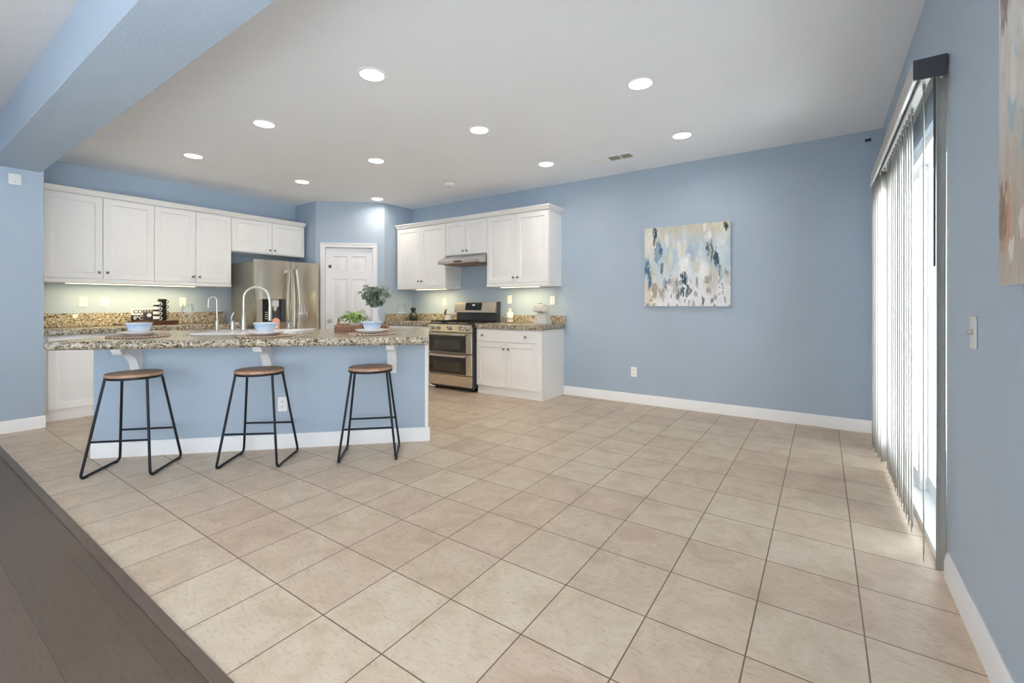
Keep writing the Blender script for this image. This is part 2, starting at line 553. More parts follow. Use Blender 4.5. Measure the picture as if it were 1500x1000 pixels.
# corner pantry: two short returns and a diagonal with a door opening
PA, PB = Vector((-6.36, 3.945)), Vector((-5.60, 4.625))
w = MB()
w.box(XL, 3.945, 0, PA.x, 4.045, H)
w.box(PB.x - 0.1, PB.y, 0, PB.x, YB, H)
struct(w.build('wall_pantry_return', 'wall', weld=False))
dl = (PB - PA).length; ang = math.atan2(PB.y - PA.y, PB.x - PA.x)
o = bpy.data.objects.new('door_1', None); C.objects.link(o); o.location = (PA.x, PA.y, 0); o.rotation_euler = (0, 0, ang); struct(o)
DR = o
dx0, dx1, dz = 0.135, 0.845, 2.04
w = MB()
w.box(0, 0, 0, dx0 - 0.012, 0.10, H).box(dx1 + 0.012, 0, 0, dl, 0.10, H).box(dx0 - 0.012, 0, dz + 0.012, dx1 + 0.012, 0.10, H)
struct(w.build('wall_pantry', 'wall', loc=(PA.x, PA.y, 0), rotz=ang, weld=False))
w = MB()
for (a, b, c, d) in ((dx0 - 0.07, 0, dx0, dz + 0.07), (dx1, 0, dx1 + 0.07, dz + 0.07), (dx0, dz, dx1, dz + 0.07)):
    w.box(a, -0.014, b, c, 0.0, d, bev=0.003)
for (a, b, c, d) in ((dx0 - 0.07, 0, dx0 - 0.045, dz + 0.07), (dx1 + 0.045, 0, dx1 + 0.07, dz + 0.07), (dx0 - 0.07, dz + 0.045, dx1 + 0.07, dz + 0.07)):
    w.box(a, -0.02, b, c, -0.010, d, bev=0.003)
w.box(dx0 - 0.012, -0.002, 0, dx0, 0.09, dz + 0.01).box(dx1, -0.002, 0, dx1 + 0.012, 0.09, dz + 0.01).box(dx0, -0.002, dz, dx1, 0.09, dz + 0.012)
struct(w.build('door_casing', 'door', DR, weld=False))
dw = dx1 - dx0 - 0.008
pc = [(0.105, 0.315), (dw - 0.315, dw - 0.105)]
pans = [(a, b, z0, z1) for (a, b) in pc for (z0, z1) in ((0.22, 0.80), (0.98, 1.55), (1.66, 1.90))]
slab = MB().slab_panels(dw, dz - 0.012, 0.038, pans).build('door_panel', 'door', DR, loc=(dx0 + 0.004, 0.062, 0.008))
MB().lathe([(0.0, 0), (0.03, 0), (0.03, 0.006), (0.012, 0.010), (0.011, 0.03), (0.024, 0.038), (0.028, 0.052), (0.02, 0.064), (0, 0.068)], 20, axis='-y').build('door_knob', 'nickel', DR, loc=(dx0 + 0.07, 0.024, 0.915))
box(-0.02, -0.012, -0.022, 0.02, 0, 0.022, bev=0.004).build('door_latch', 'charcoal', DR, loc=(dx0 + 0.07, 0.024, 1.75))
w = MB()
for z in (0.25, 1.0, 1.78):
    w.tube([(dx1 - 0.003, 0.016, z), (dx1 - 0.003, 0.016, z + 0.09)], 0.006, 8)
w.build('hinge', 'nickel', DR)


def baseboard(name, pts_len, loc, rotz, h=0.112):
    """profile facing local -y, running along local x"""
    p = [(0, 0), (-0.015, 0), (-0.015, h - 0.035), (-0.012, h - 0.028), (-0.012, h - 0.016), (-0.007, h - 0.006), (-0.004, h), (0, h)]
    return MB().prism(p, 0, pts_len, axis='x').build(name, 'trim', loc=loc, rotz=rotz)


struct(baseboard('baseboard_back', XR + 2.765, (-2.765, YB, 0), 0))
struct(baseboard('baseboard_right', DY0 - 0.50, (XR, DY0 - 0.03, 0), -PI / 2))
struct(baseboard('baseboard_right', YB - DY1 - 0.03, (XR, YB, 0), -PI / 2))
struct(baseboard('baseboard_left', 2.78, (XS, -1.78, 0), PI / 2))

# sliding patio door in the right-hand wall
D2 = bpy.data.objects.new('door_2', None); C.objects.link(D2); D2.location = (XR, DY0, 0); struct(D2)
L = DY1 - DY0
w = MB()
w.box(0.02, 0, 0.0, 0.13, 0.05, DH).box(0.02, L - 0.05, 0, 0.13, L, DH).box(0.02, 0, DH - 0.05, 0.13, L, DH).box(-0.015, 0.0, 0.0, 0.13, L, 0.035)
w.build('door_frame', 'vinyl', D2, weld=False)
for (y0, y1, xo) in ((0.05, L / 2 + 0.03, 0.085), (L / 2 - 0.03, L - 0.05, 0.045)):
    w = MB(); z0, z1, s = 0.04, DH - 0.05, 0.062
    w.box(xo, y0, z0, xo + 0.035, y0 + s, z1, bev=0.003).box(xo, y1 - s, z0, xo + 0.035, y1, z1, bev=0.003)
    w.box(xo, y0 + s, z0, xo + 0.035, y1 - s, z0 + 0.09).box(xo, y0 + s, z1 - s, xo + 0.035, y1 - s, z1)
    sash = w.build('sash', 'vinyl', D2, weld=False)
    box(xo + 0.014, y0 + s, z0 + 0.09, xo + 0.020, y1 - s, z1 - s).build('glass_pane', 'pane', sash)
MB().tube(fillet([(0.045, L - 0.085, 0.95), (0.0, L - 0.085, 0.95), (0.0, L - 0.085, 1.15), (0.045, L - 0.085, 1.15)], 0.02), 0.009, 8).build('door_handle', 'vinyl', D2)
struct(box(XR + 0.155, -4, -0.16, 7.0, 10.0, -0.06).build('patio_slab_ground', 'patio'))  # ground added outside to reflect daylight up into the room

# ------------------------------------------------------------------ recessed lights, vent, detector
GL = 'recessed ceiling lights'
lights = [
    (-2.541, 1.993, 'biggest recessed ceiling light left of centre, nearest the blue beam'),
    (-4.006, 2.0, 'recessed ceiling light between the biggest left one and the one by the left cabinets'),
    (-5.488, 2.004, 'recessed ceiling light farthest left, out from the tall double upper cabinets'),
    (-4.022, 3.208, 'recessed ceiling light directly above the pantry wall light in the photo'),
    (-5.49, 3.218, 'recessed ceiling light in front of the short cabinet over the fridge'),
    (-5.46, 4.378, 'recessed ceiling light farthest back, washing the wall above the pantry door'),
    (-2.55, 3.173, 'recessed ceiling light at the ceiling centre, straight out from the range hood'),
    (-2.551, 4.369, 'small recessed ceiling light just left of the air vent'),
    (-1.069, 3.159, 'biggest recessed ceiling light in the right half of the ceiling'),
    (-1.078, 4.348, 'recessed ceiling light right of the air vent, above the square painting'),
]
for (x, y, lab) in lights:
    t = thing('recessed_light', lab, 'ceiling light', (x, y, H), 0, GL)
    MB().lathe([(0.074, 0.0), (0.100, 0.0), (0.100, 0.003), (0.095, 0.006), (0.082, 0.008), (0.076, 0.004)], 40, axis='-z', closed=True).build('trim_ring', 'trim', t)
    MB().lathe([(0, 0.003), (0.079, 0.003), (0.079, 0.0055), (0.06, 0.008), (0, 0.009)], 40, axis='-z').build('diffuser', 'downlight', t)
    la = bpy.data.lights.new('lamp', 'AREA'); la.shape = 'DISK'; la.size = 0.15; la.energy = DOWN_W; la.spread = math.radians(162); la.color = (1.0, 0.87, 0.72)
    lo = bpy.data.objects.new('lamp', la); C.objects.link(lo); lo.parent = t; lo.location = (0, 0, -0.012)
t = thing('air_vent', 'white ceiling air vent with dark louvred sections near the painting wall', 'vent', (-1.84, 4.60, H))
w = MB(); w.box(-0.21, -0.085, -0.008, 0.21, -0.065, 0).box(-0.21, 0.065, -0.008, 0.21, 0.085, 0).box(-0.21, -0.065, -0.008, -0.19, 0.065, 0).box(0.19, -0.065, -0.008, 0.21, 0.065, 0).box(-0.07, -0.065, -0.008, -0.055, 0.065, 0).box(0.062, -0.065, -0.008, 0.077, 0.065, 0)
w.build('frame', 'trim', t, weld=False)
box(-0.19, -0.065, -0.001, 0.19, 0.065, 0).build('duct', 'charcoal', t)
for k in range(3):
    x0, x1 = [(-0.188, -0.072), (-0.053, 0.060), (0.079, 0.188)][k]
    w = MB()
    for j in range(7):
        y = -0.056 + j * 0.0187
        a = 0.0088 if k == 0 else 0.003
        w.quad((x0, y - a, -0.0015), (x1, y - a, -0.0015), (x1, y + a, -0.0065), (x0, y + a, -0.0065))
    w.build('louvre', 'trim' if k == 0 else 'fridgeside', t, weld=False)
t = thing('smoke_detector', 'small round white smoke detector on the ceiling above the stove side', 'smoke detector', (-4.01, 4.366, H))
MB().lathe([(0, 0.035), (0.045, 0.034), (0.062, 0.026), (0.068, 0.010), (0.068, 0.0), (0, 0)], 32, axis='-z').build('housing', 'plastic', t)
MB().lathe([(0, 0.041), (0.022, 0.040), (0.024, 0.034), (0, 0.034)], 20, axis='-z').build('test_button', 'greypaint', t)

t = thing('motion_sensor', 'small white square sensor high on the blue wall end under the beam', 'sensor', (XS, 0.80, 2.255), PI / 2)
box(-0.042, -0.03, 0, 0.042, 0, 0.10, bev=0.008, seg=2).build('housing', 'plastic', t)
MB().lathe([(0, 0.0325), (0.006, 0.032), (0.007, 0.029), (0, 0.029)], 12, axis='-y', at=(0, 0, 0.03)).build('indicator', 'greypaint', t)
t = thing('wall_sensor', 'tiny black gadget high in the right corner of the painting wall', 'sensor', (0.34, YB, 2.655), 0)
MB().box(-0.022, -0.012, -0.012, 0.022, 0, 0.012, bev=0.003).build('mount', 'black', t)
MB().lathe([(0, 0.03), (0.010, 0.029), (0.012, 0.010), (0, 0.010)], 14, axis='-y', at=(0.006, 0, -0.002)).build('lens', 'black', t)


# ------------------------------------------------------------------ outlets and switches
def outlet(name, label, cat, loc, rotz, style='outlet', mat='plastic', group=None):
    t = thing(name, label, cat, loc, rotz, group)
    box(-0.036, -0.006, -0.058, 0.036, 0, 0.058, bev=0.003).build('plate', mat, t)
    if style == 'outlet':
        for z in (0.021, -0.021):
            p = MB().lathe([(0, 0.0085), (0.0155, 0.0085), (0.0165, 0.006), (0, 0.006)], 20, axis='-y', at=(0, 0, z)).build('receptacle', mat, t)
            MB().box(-0.007, -0.0092, z - 0.005, -0.0045, -0.0084, z + 0.006).box(0.0045, -0.0092, z - 0.005, 0.007, -0.0084, z + 0.006).box(-0.002, -0.0092, z - 0.013, 0.002, -0.0084, z - 0.009).build('slot', 'charcoal', p, weld=False)
    elif style == 'rocker':
        box(-0.016, -0.010, -0.033, 0.016, -0.005, 0.033, bev=0.002).build('rocker', mat, t)
    elif style == 'toggle':
        box(-0.005, -0.022, -0.006, 0.005, -0.005, 0.010, bev=0.002).build('toggle', 'nickel', t)
    elif style == 'jack':
        MB().lathe([(0, 0.016), (0.006, 0.016), (0.007, 0.005), (0, 0.005)], 14, axis='-y').build('jack', 'nickel', t)
    return t


outlet('wall_outlet', 'white outlet low on the blue wall below the square painting', 'outlet', (-1.836, YB, 0.368), 0)
outlet('wall_outlet', 'white outlet low on the island front behind the middle stool', 'outlet', I(-1.172, -3.9245, 0.357), PI / 4)
outlet('wall_outlet', 'white outlet on the wall left of the stove backguard', 'outlet', (-4.868, YB, 1.206), 0)
outlet('wall_outlet', 'white outlet directly above the white bottle on the stove-side counter', 'outlet', (-3.63, YB, 1.235), 0, 'rocker')
outlet('wall_outlet', 'white outlet nearest the end of the counter, above the white flowers', 'outlet', (-2.937, YB, 1.217), 0)
outlet('wall_jack', 'cream jack plate with a metal socket, leftmost on the left backsplash wall', 'wall plate', (XL, 1.441, 1.194), PI / 2, 'jack', 'ivory')
outlet('light_switch', 'cream rocker switch second from the left under the left upper cabinets', 'switch', (XL, 1.63, 1.195), PI / 2, 'rocker', 'ivory')
outlet('wall_outlet', 'cream outlet on the left wall between the mug stack and the gooseneck filter tap', 'outlet', (XL, 2.41, 1.199), PI / 2, 'outlet', 'ivory')
outlet('light_switch', 'toggle light switch on the textured right wall below the cut-off painting', 'switch', (XR, 2.222, 1.065), -PI / 2, 'toggle', 'greypaint')
tag(box(0, -0.02, -0.02, 0.002, 0.02, 0.02).build('paper_tag', 'porcelain', loc=(XL + 0.0215, 1.37, 1.035)), 'small square pale sticker on the left granite backsplash', 'sticker')


# ------------------------------------------------------------------ cabinets
def knob(parent, x, z, y):
    return MB().lathe([(0, 0), (0.008, 0), (0.006, 0.008), (0.0065, 0.012), (0.014, 0.017), (0.0155, 0.023), (0.011, 0.028), (0, 0.029)], 16, axis='-y', at=(x, y, z)).build('knob', 'pewter', parent)


def door(parent, x0, x1, z0, z1, kx=None, kz=None, name='door', fr=0.06):
    w_, h_ = x1 - x0, z1 - z0
    d = MB().slab_panels(w_, h_, 0.02, [(fr, w_ - fr, fr, h_ - fr)]).build(name, 'cab', parent, loc=(x0, 0, z0))
    if kx is not None: knob(d, kx - x0, kz - z0, -0.02)
    return d


def drawer(parent, x0, x1, z0, z1, knobs):
    w_, h_ = x1 - x0, z1 - z0
    d = box(0, -0.02, 0, w_, 0, h_, bev=0.004).build('drawer', 'cab', parent, loc=(x0, 0, z0))
    for k in knobs: knob(d, k, h_ / 2, -0.02)


def crown(parent, w_, d_, z, left=0.0, right=0.0, right_ret=False):
    """stepped crown along the front (and round the right end)"""
    prof = [(0.0, 0), (-0.012, 0.0), (-0.016, 0.012), (-0.034, 0.034), (-0.045, 0.042), (-0.045, 0.054), (0.0, 0.054)]
    m = MB()
    xr = w_
    A, B = [], []
    for (y, zz) in prof:
        A.append(m.bm.verts.new((left, y - 0.02, z + zz)))
        B.append(m.bm.verts.new((xr + (-y if right_ret else 0), y - 0.02, z + zz)))
    n = len(prof)
    for i in range(n):
        m.bm.faces.new((A[i], A[(i + 1) % n], B[(i + 1) % n], B[i]))
    m.bm.faces.new(A[::-1])
    if right_ret:
        Cc = [m.bm.verts.new((xr - y, d_ - 0.001, z + zz)) for (y, zz) in prof]
        for i in range(n):
            m.bm.faces.new((B[i], B[(i + 1) % n], Cc[(i + 1) % n], Cc[i]))
        m.bm.faces.new(Cc)
    else:
        m.bm.faces.new(B)
    m.box(left, -0.02, z + 0.002, xr, d_ - 0.002, z + 0.05)
    return m.build('crown_moulding', 'cab', parent, weld=False)


def upper(label, loc, rotz, w_, z0, z1, dep, split, rail=True, crn=True, right_ret=False, kdz=0.07, fr=0.06):
    t = thing('upper_cabinet', label, 'cabinet', loc, rotz)
    box(0, 0, z0, w_, dep - 0.001, z1).build('cabinet_body', 'cab', t)
    zb = z0 + (0.045 if rail else 0.012)
    door(t, 0.004, split - 0.003, zb, z1 - 0.012, split - 0.035, zb + kdz, fr=fr)
    door(t, split + 0.003, w_ - 0.004, zb, z1 - 0.012, split + 0.035, zb + kdz, fr=fr)
    if rail: box(0.0, -0.021, z0, w_, 0.0, z0 + 0.042, bev=0.003).build('light_rail', 'cab', t)
    if crn: crown(t, w_, dep, z1, right_ret=right_ret)
    return t


UZ0, UZ1 = 1.402, 2.355
UXL = XL + 0.33; ud = 0.33
upper('tall white two-door upper cabinet nearest the left wall end', (UXL, 1.06, 0), PI / 2, 0.938, UZ0, UZ1, ud, 0.472)
upper('tall white two-door upper cabinet between the first left cabinet and the fridge', (UXL, 1.999, 0), PI / 2, 0.853, UZ0, UZ1, ud, 0.435)
upper('short white two-door cabinet hung over the stainless fridge', (UXL, 2.853, 0), PI / 2, 1.042, 1.885, UZ1, ud, 0.545, rail=False, kdz=0.05, fr=0.05)
UY = YB - 0.33
upper('tall white two-door upper cabinet beside the pantry corner, left of the hood', (-5.57, UY, 0), 0, 1.042, UZ0, UZ1, ud, 0.525)
upper('short white two-door upper cabinet directly above the range hood', (-4.527, UY, 0), 0, 0.757, 1.862, UZ1, ud, 0.379, rail=False, kdz=0.05, fr=0.05)
upper('tall white two-door upper cabinet right of the hood at the open wall end', (-3.769, UY, 0), 0, 0.965, UZ0, UZ1, ud, 0.482, right_ret=True)


def strip_light(label, loc, rotz, w_):
    t = thing('under_cabinet_light', label, 'light', loc, rotz, 'under cabinet strip lights')
    box(0, 0, -0.007, w_, 0.05, 0, bev=0.002).build('housing', 'plastic', t)
    box(0.01, 0.006, -0.009, w_ - 0.01, 0.044, -0.0068).build('diffuser', 'undercab', t)
    la = bpy.data.lights.new('lamp', 'AREA'); la.shape = 'RECTANGLE'; la.size = w_ - 0.02; la.size_y = 0.036; la.energy = UNDER_W * w_; la.color = (1.0, 0.81, 0.43)
    lo = bpy.data.objects.new('lamp', la); C.objects.link(lo); lo.parent = t; lo.location = (w_ / 2, 0.025, -0.011)


strip_light('long glowing strip light under the left upper cabinets', (UXL - 0.04, 1.24, UZ0 - 0.001), PI / 2, 1.22)
strip_light('glowing strip light under the cabinet left of the hood', (-5.22, UY + 0.05, UZ0 - 0.001), 0, 0.62)
strip_light('glowing strip light under the cabinet right of the hood', (-3.59, UY + 0.05, UZ0 - 0.001), 0, 0.60)


def base(label, loc, rotz, w_, dep, split=None, drawers=True, end_panel=False, h=0.853, x_in=0.0):
    t = thing('base_cabinet', label, 'cabinet', loc, rotz)
    w2 = w_
    box(0, 0, 0.10, w2, dep - 0.001, h).build('cabinet_body', 'cab', t)
    box(0, 0.018, 0.0, w2 - (0.0 if end_panel else 0), dep - 0.001, 0.10).build('toe_kick', 'cab', t)
    zt = h - 0.012
    zd = h - 0.17 if drawers else zt
    r = w2 - (0.055 if end_panel else 0.004)
    l = 0.004 + x_in
    if drawers: drawer(t, l, r, zd + 0.006, zt, [(r - l) * 0.115, (r - l) * 0.83])
    s = split if split else (l + r) / 2
    door(t, l, s - 0.003, 0.115, zd - 0.002, s - 0.035, zd - 0.08)
    door(t, s + 0.003, r, 0.115, zd - 0.002, s + 0.035, zd - 0.08)
    return t


base('white base cabinet with one wide drawer at the open end, right of the stove', (-3.765, 4.64, 0), 0, 0.995, YB - 4.64, split=0.49, end_panel=True)
base('white base cabinet left of the stove, half hidden by the island', (-5.595, 4.64, 0), 0, 1.035, YB - 4.64)
base('white base cabinet beside the left wall end, seen past the island end', (-6.30, 0.995, 0), PI / 2, 0.95, 0.628, drawers=False, x_in=0.05)
base('white base cabinet on the left wall hidden behind the island, next to the fridge', (-6.30, 1.948, 0), PI / 2, 0.95, 0.628, drawers=True)

# worktops on the cabinet runs
t = thing('countertop', 'speckled tan granite worktop right of the stove', 'countertop', (-3.767, 4.602, 0.855))
box(0, 0, 0, 1.022, YB - 4.602 - 0.001, 0.059, bev=0.006, seg=2).build('slab', 'granite', t)
w = MB(); hh = 0.105
poly = [(0.14, 0.059), (1.022, 0.059), (1.022, 0.059 + hh), (0.18, 0.059 + hh), (0.155, 0.059 + hh - 0.008), (0.144, 0.059 + hh - 0.028)]
w.prism([(0.022, 0.059), (1.022, 0.059), (1.022, 0.059 + hh), (0.06, 0.059 + hh), (0.036, 0.059 + hh - 0.01), (0.024, 0.059 + hh - 0.034)], YB - 4.602 - 0.022, YB - 4.602 - 0.001, axis='y').build('backsplash', 'granite', t)
t = thing('countertop', 'speckled tan granite worktop between the pantry corner and the stove', 'countertop', (-5.597, 4.602, 0.855))
box(0, 0, 0, 1.037, YB - 4.602 - 0.001, 0.059, bev=0.006, seg=2).build('slab', 'granite', t)
MB().box(0.0, YB - 4.602 - 0.022, 0.06, 1.037, YB - 4.602 - 0.001, 0.06 + hh, bev=0.003).box(0.0, 0.04, 0.06, 0.02, YB - 4.602 - 0.0225, 0.06 + hh, bev=0.003).build('backsplash', 'granite', t, weld=False)
t = thing('countertop', 'speckled tan granite worktop with backsplash along the left wall', 'countertop', (-6.262, 0.994, 0.855), PI / 2)
box(0, 0, 0, 1.915, 0.667, 0.059, bev=0.006, seg=2).build('slab', 'granite', t)
MB().box(0.0, 0.646, 0.06, 1.915, 0.667, 0.06 + 0.15, bev=0.003).build('backsplash', 'granite', t, weld=False)

# ------------------------------------------------------------------ range hood
t = thing('range_hood', 'stainless range hood under the short cabinet above the stove', 'range hood', (-4.525, YB, 1.86))
w = MB()
w.prism([(-0.001, 0), (-0.001, -0.10), (-0.505, -0.125), (-0.515, -0.115), (-0.515, -0.085), (-0.36, 0.0)], 0.0, 0.753, axis='x')
w.build('hood_shell', 'steel_cool', t)
MB().box(0.04, -0.44, -0.132, 0.36, -0.08, -0.118).box(0.39, -0.44, -0.132, 0.71, -0.08, -0.118).build('filter', 'hoodfilter', t, weld=False)
MB().box(0.30, -0.5195, -0.112, 0.45, -0.5145, -0.09).build('control_strip', 'charcoal', t)

# ------------------------------------------------------------------ double oven gas range
SX, SY = -4.553, 4.535
t = thing('gas_range', 'stainless double oven gas range between the two granite worktops', 'stove', (SX, SY, 0))
SW = 0.775
sdp = YB - SY - 0.02
MB().box(0, 0.03, 0.05, SW, sdp, 0.895).build('oven_body', 'darkside', t)
for (fx_, fy_) in ((0.055, 0.105), (SW - 0.055, 0.105), (0.055, sdp - 0.075), (SW - 0.055, sdp - 0.075)):
    MB().lathe([(0, 0), (0.022, 0), (0.022, 0.012), (0.012, 0.016), (0.012, 0.05), (0, 0.05)], 14, at=(fx_, fy_, 0)).build('foot', 'black', t)
MB().box(0.012, 0.06, 0.03, SW - 0.012, 0.075, 0.075).build('kick_plate', 'black', t)
MB().box(0.0, 0.0, 0.065, SW, 0.03, 0.212, bev=0.005).build('bottom_panel', 'steel', t)
MB().lathe([(0, 0.003), (0.018, 0.003), (0.019, 0.0), (0, 0)], 24, axis='-y', at=(SW * 0.52, 0.0, 0.14)).build('badge', 'nickel', t)


def oven_door(z0, z1, hz):
    d = MB().box(0, 0, z0, SW, 0.03, z1, bev=0.006).build('oven_door', 'steel', t)
    MB().box(0.012, -0.004, z0 + 0.012, SW - 0.092, 0.002, z1 - 0.035, bev=0.002).build('door_glass', 'blackglass', d)
    g = MB(); x0, x1, a, b = 0.10, SW - 0.18, z0 + 0.05, z1 - 0.10
    g.box(x0, -0.0055, a, x1, -0.0042, b).build('inner_window', M['ovenwin'], d)
    h = MB()
    pts = [(0.02 + (SW - 0.10) * k / 14.0, -0.052 - 0.014 * math.sin(PI * k / 14.0), hz) for k in range(15)]
    h.tube(pts, 0.0155, 10)
    h.tube([(0.045, 0.0, hz), (0.045, -0.052, hz)], 0.010, 8).tube([(SW - 0.105, 0.0, hz), (SW - 0.105, -0.052, hz)], 0.010, 8)
    h.build('door_handle', 'nickel', d, weld=False)


M['ovenwin'] = plain('smoked_window', rgb(52, 46, 38), 0.12, spec=0.6, var=0.1)
oven_door(0.218, 0.500, 0.478)
oven_door(0.508, 0.790, 0.765)
MB().prism([(0.0, 0.796), (0.045, 0.796), (0.045, 0.893), (0.012, 0.893)], 0, SW, axis='x').build('control_panel', 'steel', t)
for x in (0.075, 0.175, 0.385, 0.595, 0.695):
    k = MB().lathe([(0, 0), (0.029, 0), (0.029, 0.006), (0.024, 0.008), (0.022, 0.032), (0.018, 0.038), (0, 0.038)], 20, axis='-y', at=(x, 0.006, 0.845)).build('burner_knob', 'chrome', t)
    box(x - 0.004, -0.036, 0.838, x + 0.004, -0.031, 0.868).build('pointer', 'charcoal', k)
MB().box(0.0, 0.012, 0.893, SW, sdp - 0.06, 0.908, bev=0.003).build('cooktop', 'black', t)
for gx in (0.02, 0.265, 0.51):
    g = MB(); x0, x1, y0, y1 = gx, gx + 0.245, 0.04, sdp - 0.09
    for (a, b) in (((x0, y0), (x1, y0)), ((x1, y0), (x1, y1)), ((x1, y1), (x0, y1)), ((x0, y1), (x0, y0)), ((x0, (y0 + y1) / 2), (x1, (y0 + y1) / 2)), (((x0 + x1) / 2, y0), ((x0 + x1) / 2, y1))):
        g.box(min(a[0], b[0]) - 0.005, min(a[1], b[1]) - 0.005, 0.924, max(a[0], b[0]) + 0.005, max(a[1], b[1]) + 0.005, 0.938)
    for (a, b) in ((x0, y0), (x1 - 0.004, y0), (x0, y1), (x1 - 0.004, y1)):
        g.box(a - 0.004, b - 0.004, 0.906, a + 0.006, b + 0.006, 0.93)
    g.build('burner_grate', 'grate', t, weld=False)
for (bx, by) in ((0.14, 0.17), (0.14, 0.43), (0.63, 0.17), (0.63, 0.43), (0.39, 0.3)):
    MB().lathe([(0, 0), (0.05, 0), (0.048, 0.01), (0.03, 0.014), (0, 0.015)], 20, at=(bx, by, 0.907)).build('burner_cap', 'grate', t)
MB().box(0.0, sdp - 0.055, 0.893, SW, sdp, 1.205).build('backguard', 'darkside', t)
MB().prism([(sdp - 0.055, 1.045), (sdp - 0.105, 1.045), (sdp - 0.115, 1.05), (sdp - 0.075, 1.20), (sdp - 0.055, 1.205)], 0.0, SW - 0.012, axis='x').build('console', 'steel', t)
pn = MB().box(0.205, -0.004, 0.035, 0.51, 0.003, 0.148, bev=0.003)
pn.rot(-math.atan2(0.04, 0.15), 'X').move(0, sdp - 0.1155, 1.047)
pan = pn.build('display_panel', 'blackglass', t)
dd = MB().box(0.335, -0.0055, 0.10, 0.385, -0.0035, 0.125); dd.rot(-math.atan2(0.04, 0.15), 'X').move(0, sdp - 0.1155, 1.047)
dd.build('clock_digits', 'porcelain', pan)

# ------------------------------------------------------------------ refrigerator
t = thing('refrigerator', 'stainless side by side refrigerator with ice dispenser beside the pantry', 'refrigerator', (-6.20, 2.99, 0), PI / 2)
FW, FH = 0.912, 1.772
split = 0.478
box(0.004, 0.085, 0.03, FW - 0.004, 0.715, 1.745, bev=0.004).build('cabinet_body', 'fridgeside', t)
MB().box(0.02, 0.03, 0.0, FW - 0.02, 0.69, 0.035).build('plinth', 'black', t)
MB().box(0.02, 0.02, 1.745, 0.10, 0.14, 1.768, bev=0.004).box(FW - 0.10, 0.02, 1.745, FW - 0.02, 0.14, 1.768, bev=0.004).build('hinge_cover', 'fridgeside', t, weld=False)
DZ0, DZ1 = 0.92, 1.238
m = MB(); xd0, xd1 = 0.075, 0.395
def bow(x0, x1, dep=0.016, n=14):
    p = [(x0 + (x1 - x0) * k / n, 0.004 - dep * (1 - abs(2 * k / n - 1) ** 2.4)) for k in range(n + 1)]
    return [(x0, 0.08)] + [(x0, 0.012)] + p[1:-1] + [(x1, 0.012), (x1, 0.08)]


m.prism(bow(0, split - 0.003), 0.06, DZ0, axis='z').prism(bow(0, split - 0.003), DZ1, FH, axis='z')
m.box(0, -0.010, DZ0, xd0, 0.08, DZ1).box(xd1, -0.010, DZ0, split - 0.003, 0.08, DZ1).box(xd0 - 0.01, 0.06, DZ0 - 0.01, xd1 + 0.01, 0.075, DZ1 + 0.01)
dL = m.build('freezer_door', 'steel_v', t, weld=False)
MB().box(xd0, -0.012, DZ0, xd0 + 0.115, 0.05, DZ1, bev=0.003).build('control_display', 'blackglass', dL)
MB().box(xd0 + 0.118, 0.045, DZ0, xd1, 0.06, DZ1).box(xd1 - 0.05, -0.001, DZ0, xd1, 0.05, DZ1).build('dispenser_recess', 'charcoal', dL, weld=False)
MB().box(xd0 + 0.135, 0.0, DZ0 + 0.21, xd0 + 0.235, 0.045, DZ0 + 0.315, bev=0.01).lathe([(0, 0), (0.018, 0.0), (0.03, 0.05), (0.03, 0.06), (0, 0.06)], 16, at=(xd0 + 0.185, 0.025, DZ0 + 0.155)).build('ice_chute', 'greypaint', dL, weld=False)
for i in range(4):
    box(xd0 + 0.035, -0.0135, DZ0 + 0.05 + i * 0.028, xd0 + 0.08, -0.0115, DZ0 + 0.058 + i * 0.028).build('button', 'greypaint', dL)
MB().prism(bow(split + 0.003, FW), 0.06, FH, axis='z').build('fridge_door', 'steel_v', t)
for s, x in ((-1, split - 0.045), (1, split + 0.052)):
    h = MB(); pts = []
    for k in range(17):
        q = k / 16.0
        pts.append((x + s * 0.038 * math.sin(PI * q), -0.055 - 0.012 * math.sin(PI * q), 0.62 + 1.04 * q))
    h.tube(pts, 0.0165, 12)
    h.box(x - 0.017, -0.062, 1.60, x + 0.017, 0.0, 1.655, bev=0.006).box(x - 0.017, -0.062, 0.625, x + 0.017, 0.0, 0.68, bev=0.006)
    h.build('door_handle', 'nickel', t, weld=False)

# ------------------------------------------------------------------ island
IU0, IU1, IVF = -2.505, -0.012, -3.925
IVB = -4.82
t = thing('kitchen_island', 'pale blue kitchen island with white baseboard set at an angle', 'kitchen island', (0, 0, 0), PI / 4)
# local frame: x = u, y = -v
m = MB()
m.box(IU0, -IVF, 0, IU1 - 0.03, -IVF + 0.11, 0.853)
m.build('island_panel', 'wall', t)
MB().box(IU0, -IVF + 0.111, 0.0, IU1 - 0.004, -IVB, 0.70).box(IU0, -IVF + 0.111, 0.70, -1.58, -IVB, 0.853).box(-1.12, -IVF + 0.111, 0.70, IU1 - 0.004, -IVB, 0.853).box(-1.58, -IVF + 0.111, 0.70, -1.12, -IVF + 0.13, 0.853).box(-1.58, 4.60, 0.70, -1.12, -IVB, 0.853).build('cabinet_body', 'cab', t, weld=False)
box(IU1 - 0.029, -IVF - 0.004, 0.0, IU1, -IVF + 0.11, 0.853, bev=0.003).build('corner_trim', 'trim', t)
hb = 0.115
prof = [(0, 0), (-0.015, 0), (-0.015, hb - 0.035), (-0.012, hb - 0.028), (-0.012, hb - 0.016), (-0.007, hb - 0.006), (-0.004, hb), (0, hb)]
MB().prism([(y - IVF, z) for (y, z) in prof], IU0 - 0.012, IU1 + 0.014, axis='x').box(IU0 - 0.012, -IVF, 0, IU0, -IVF + 0.11, hb).build('baseboard', 'trim', t, weld=False)
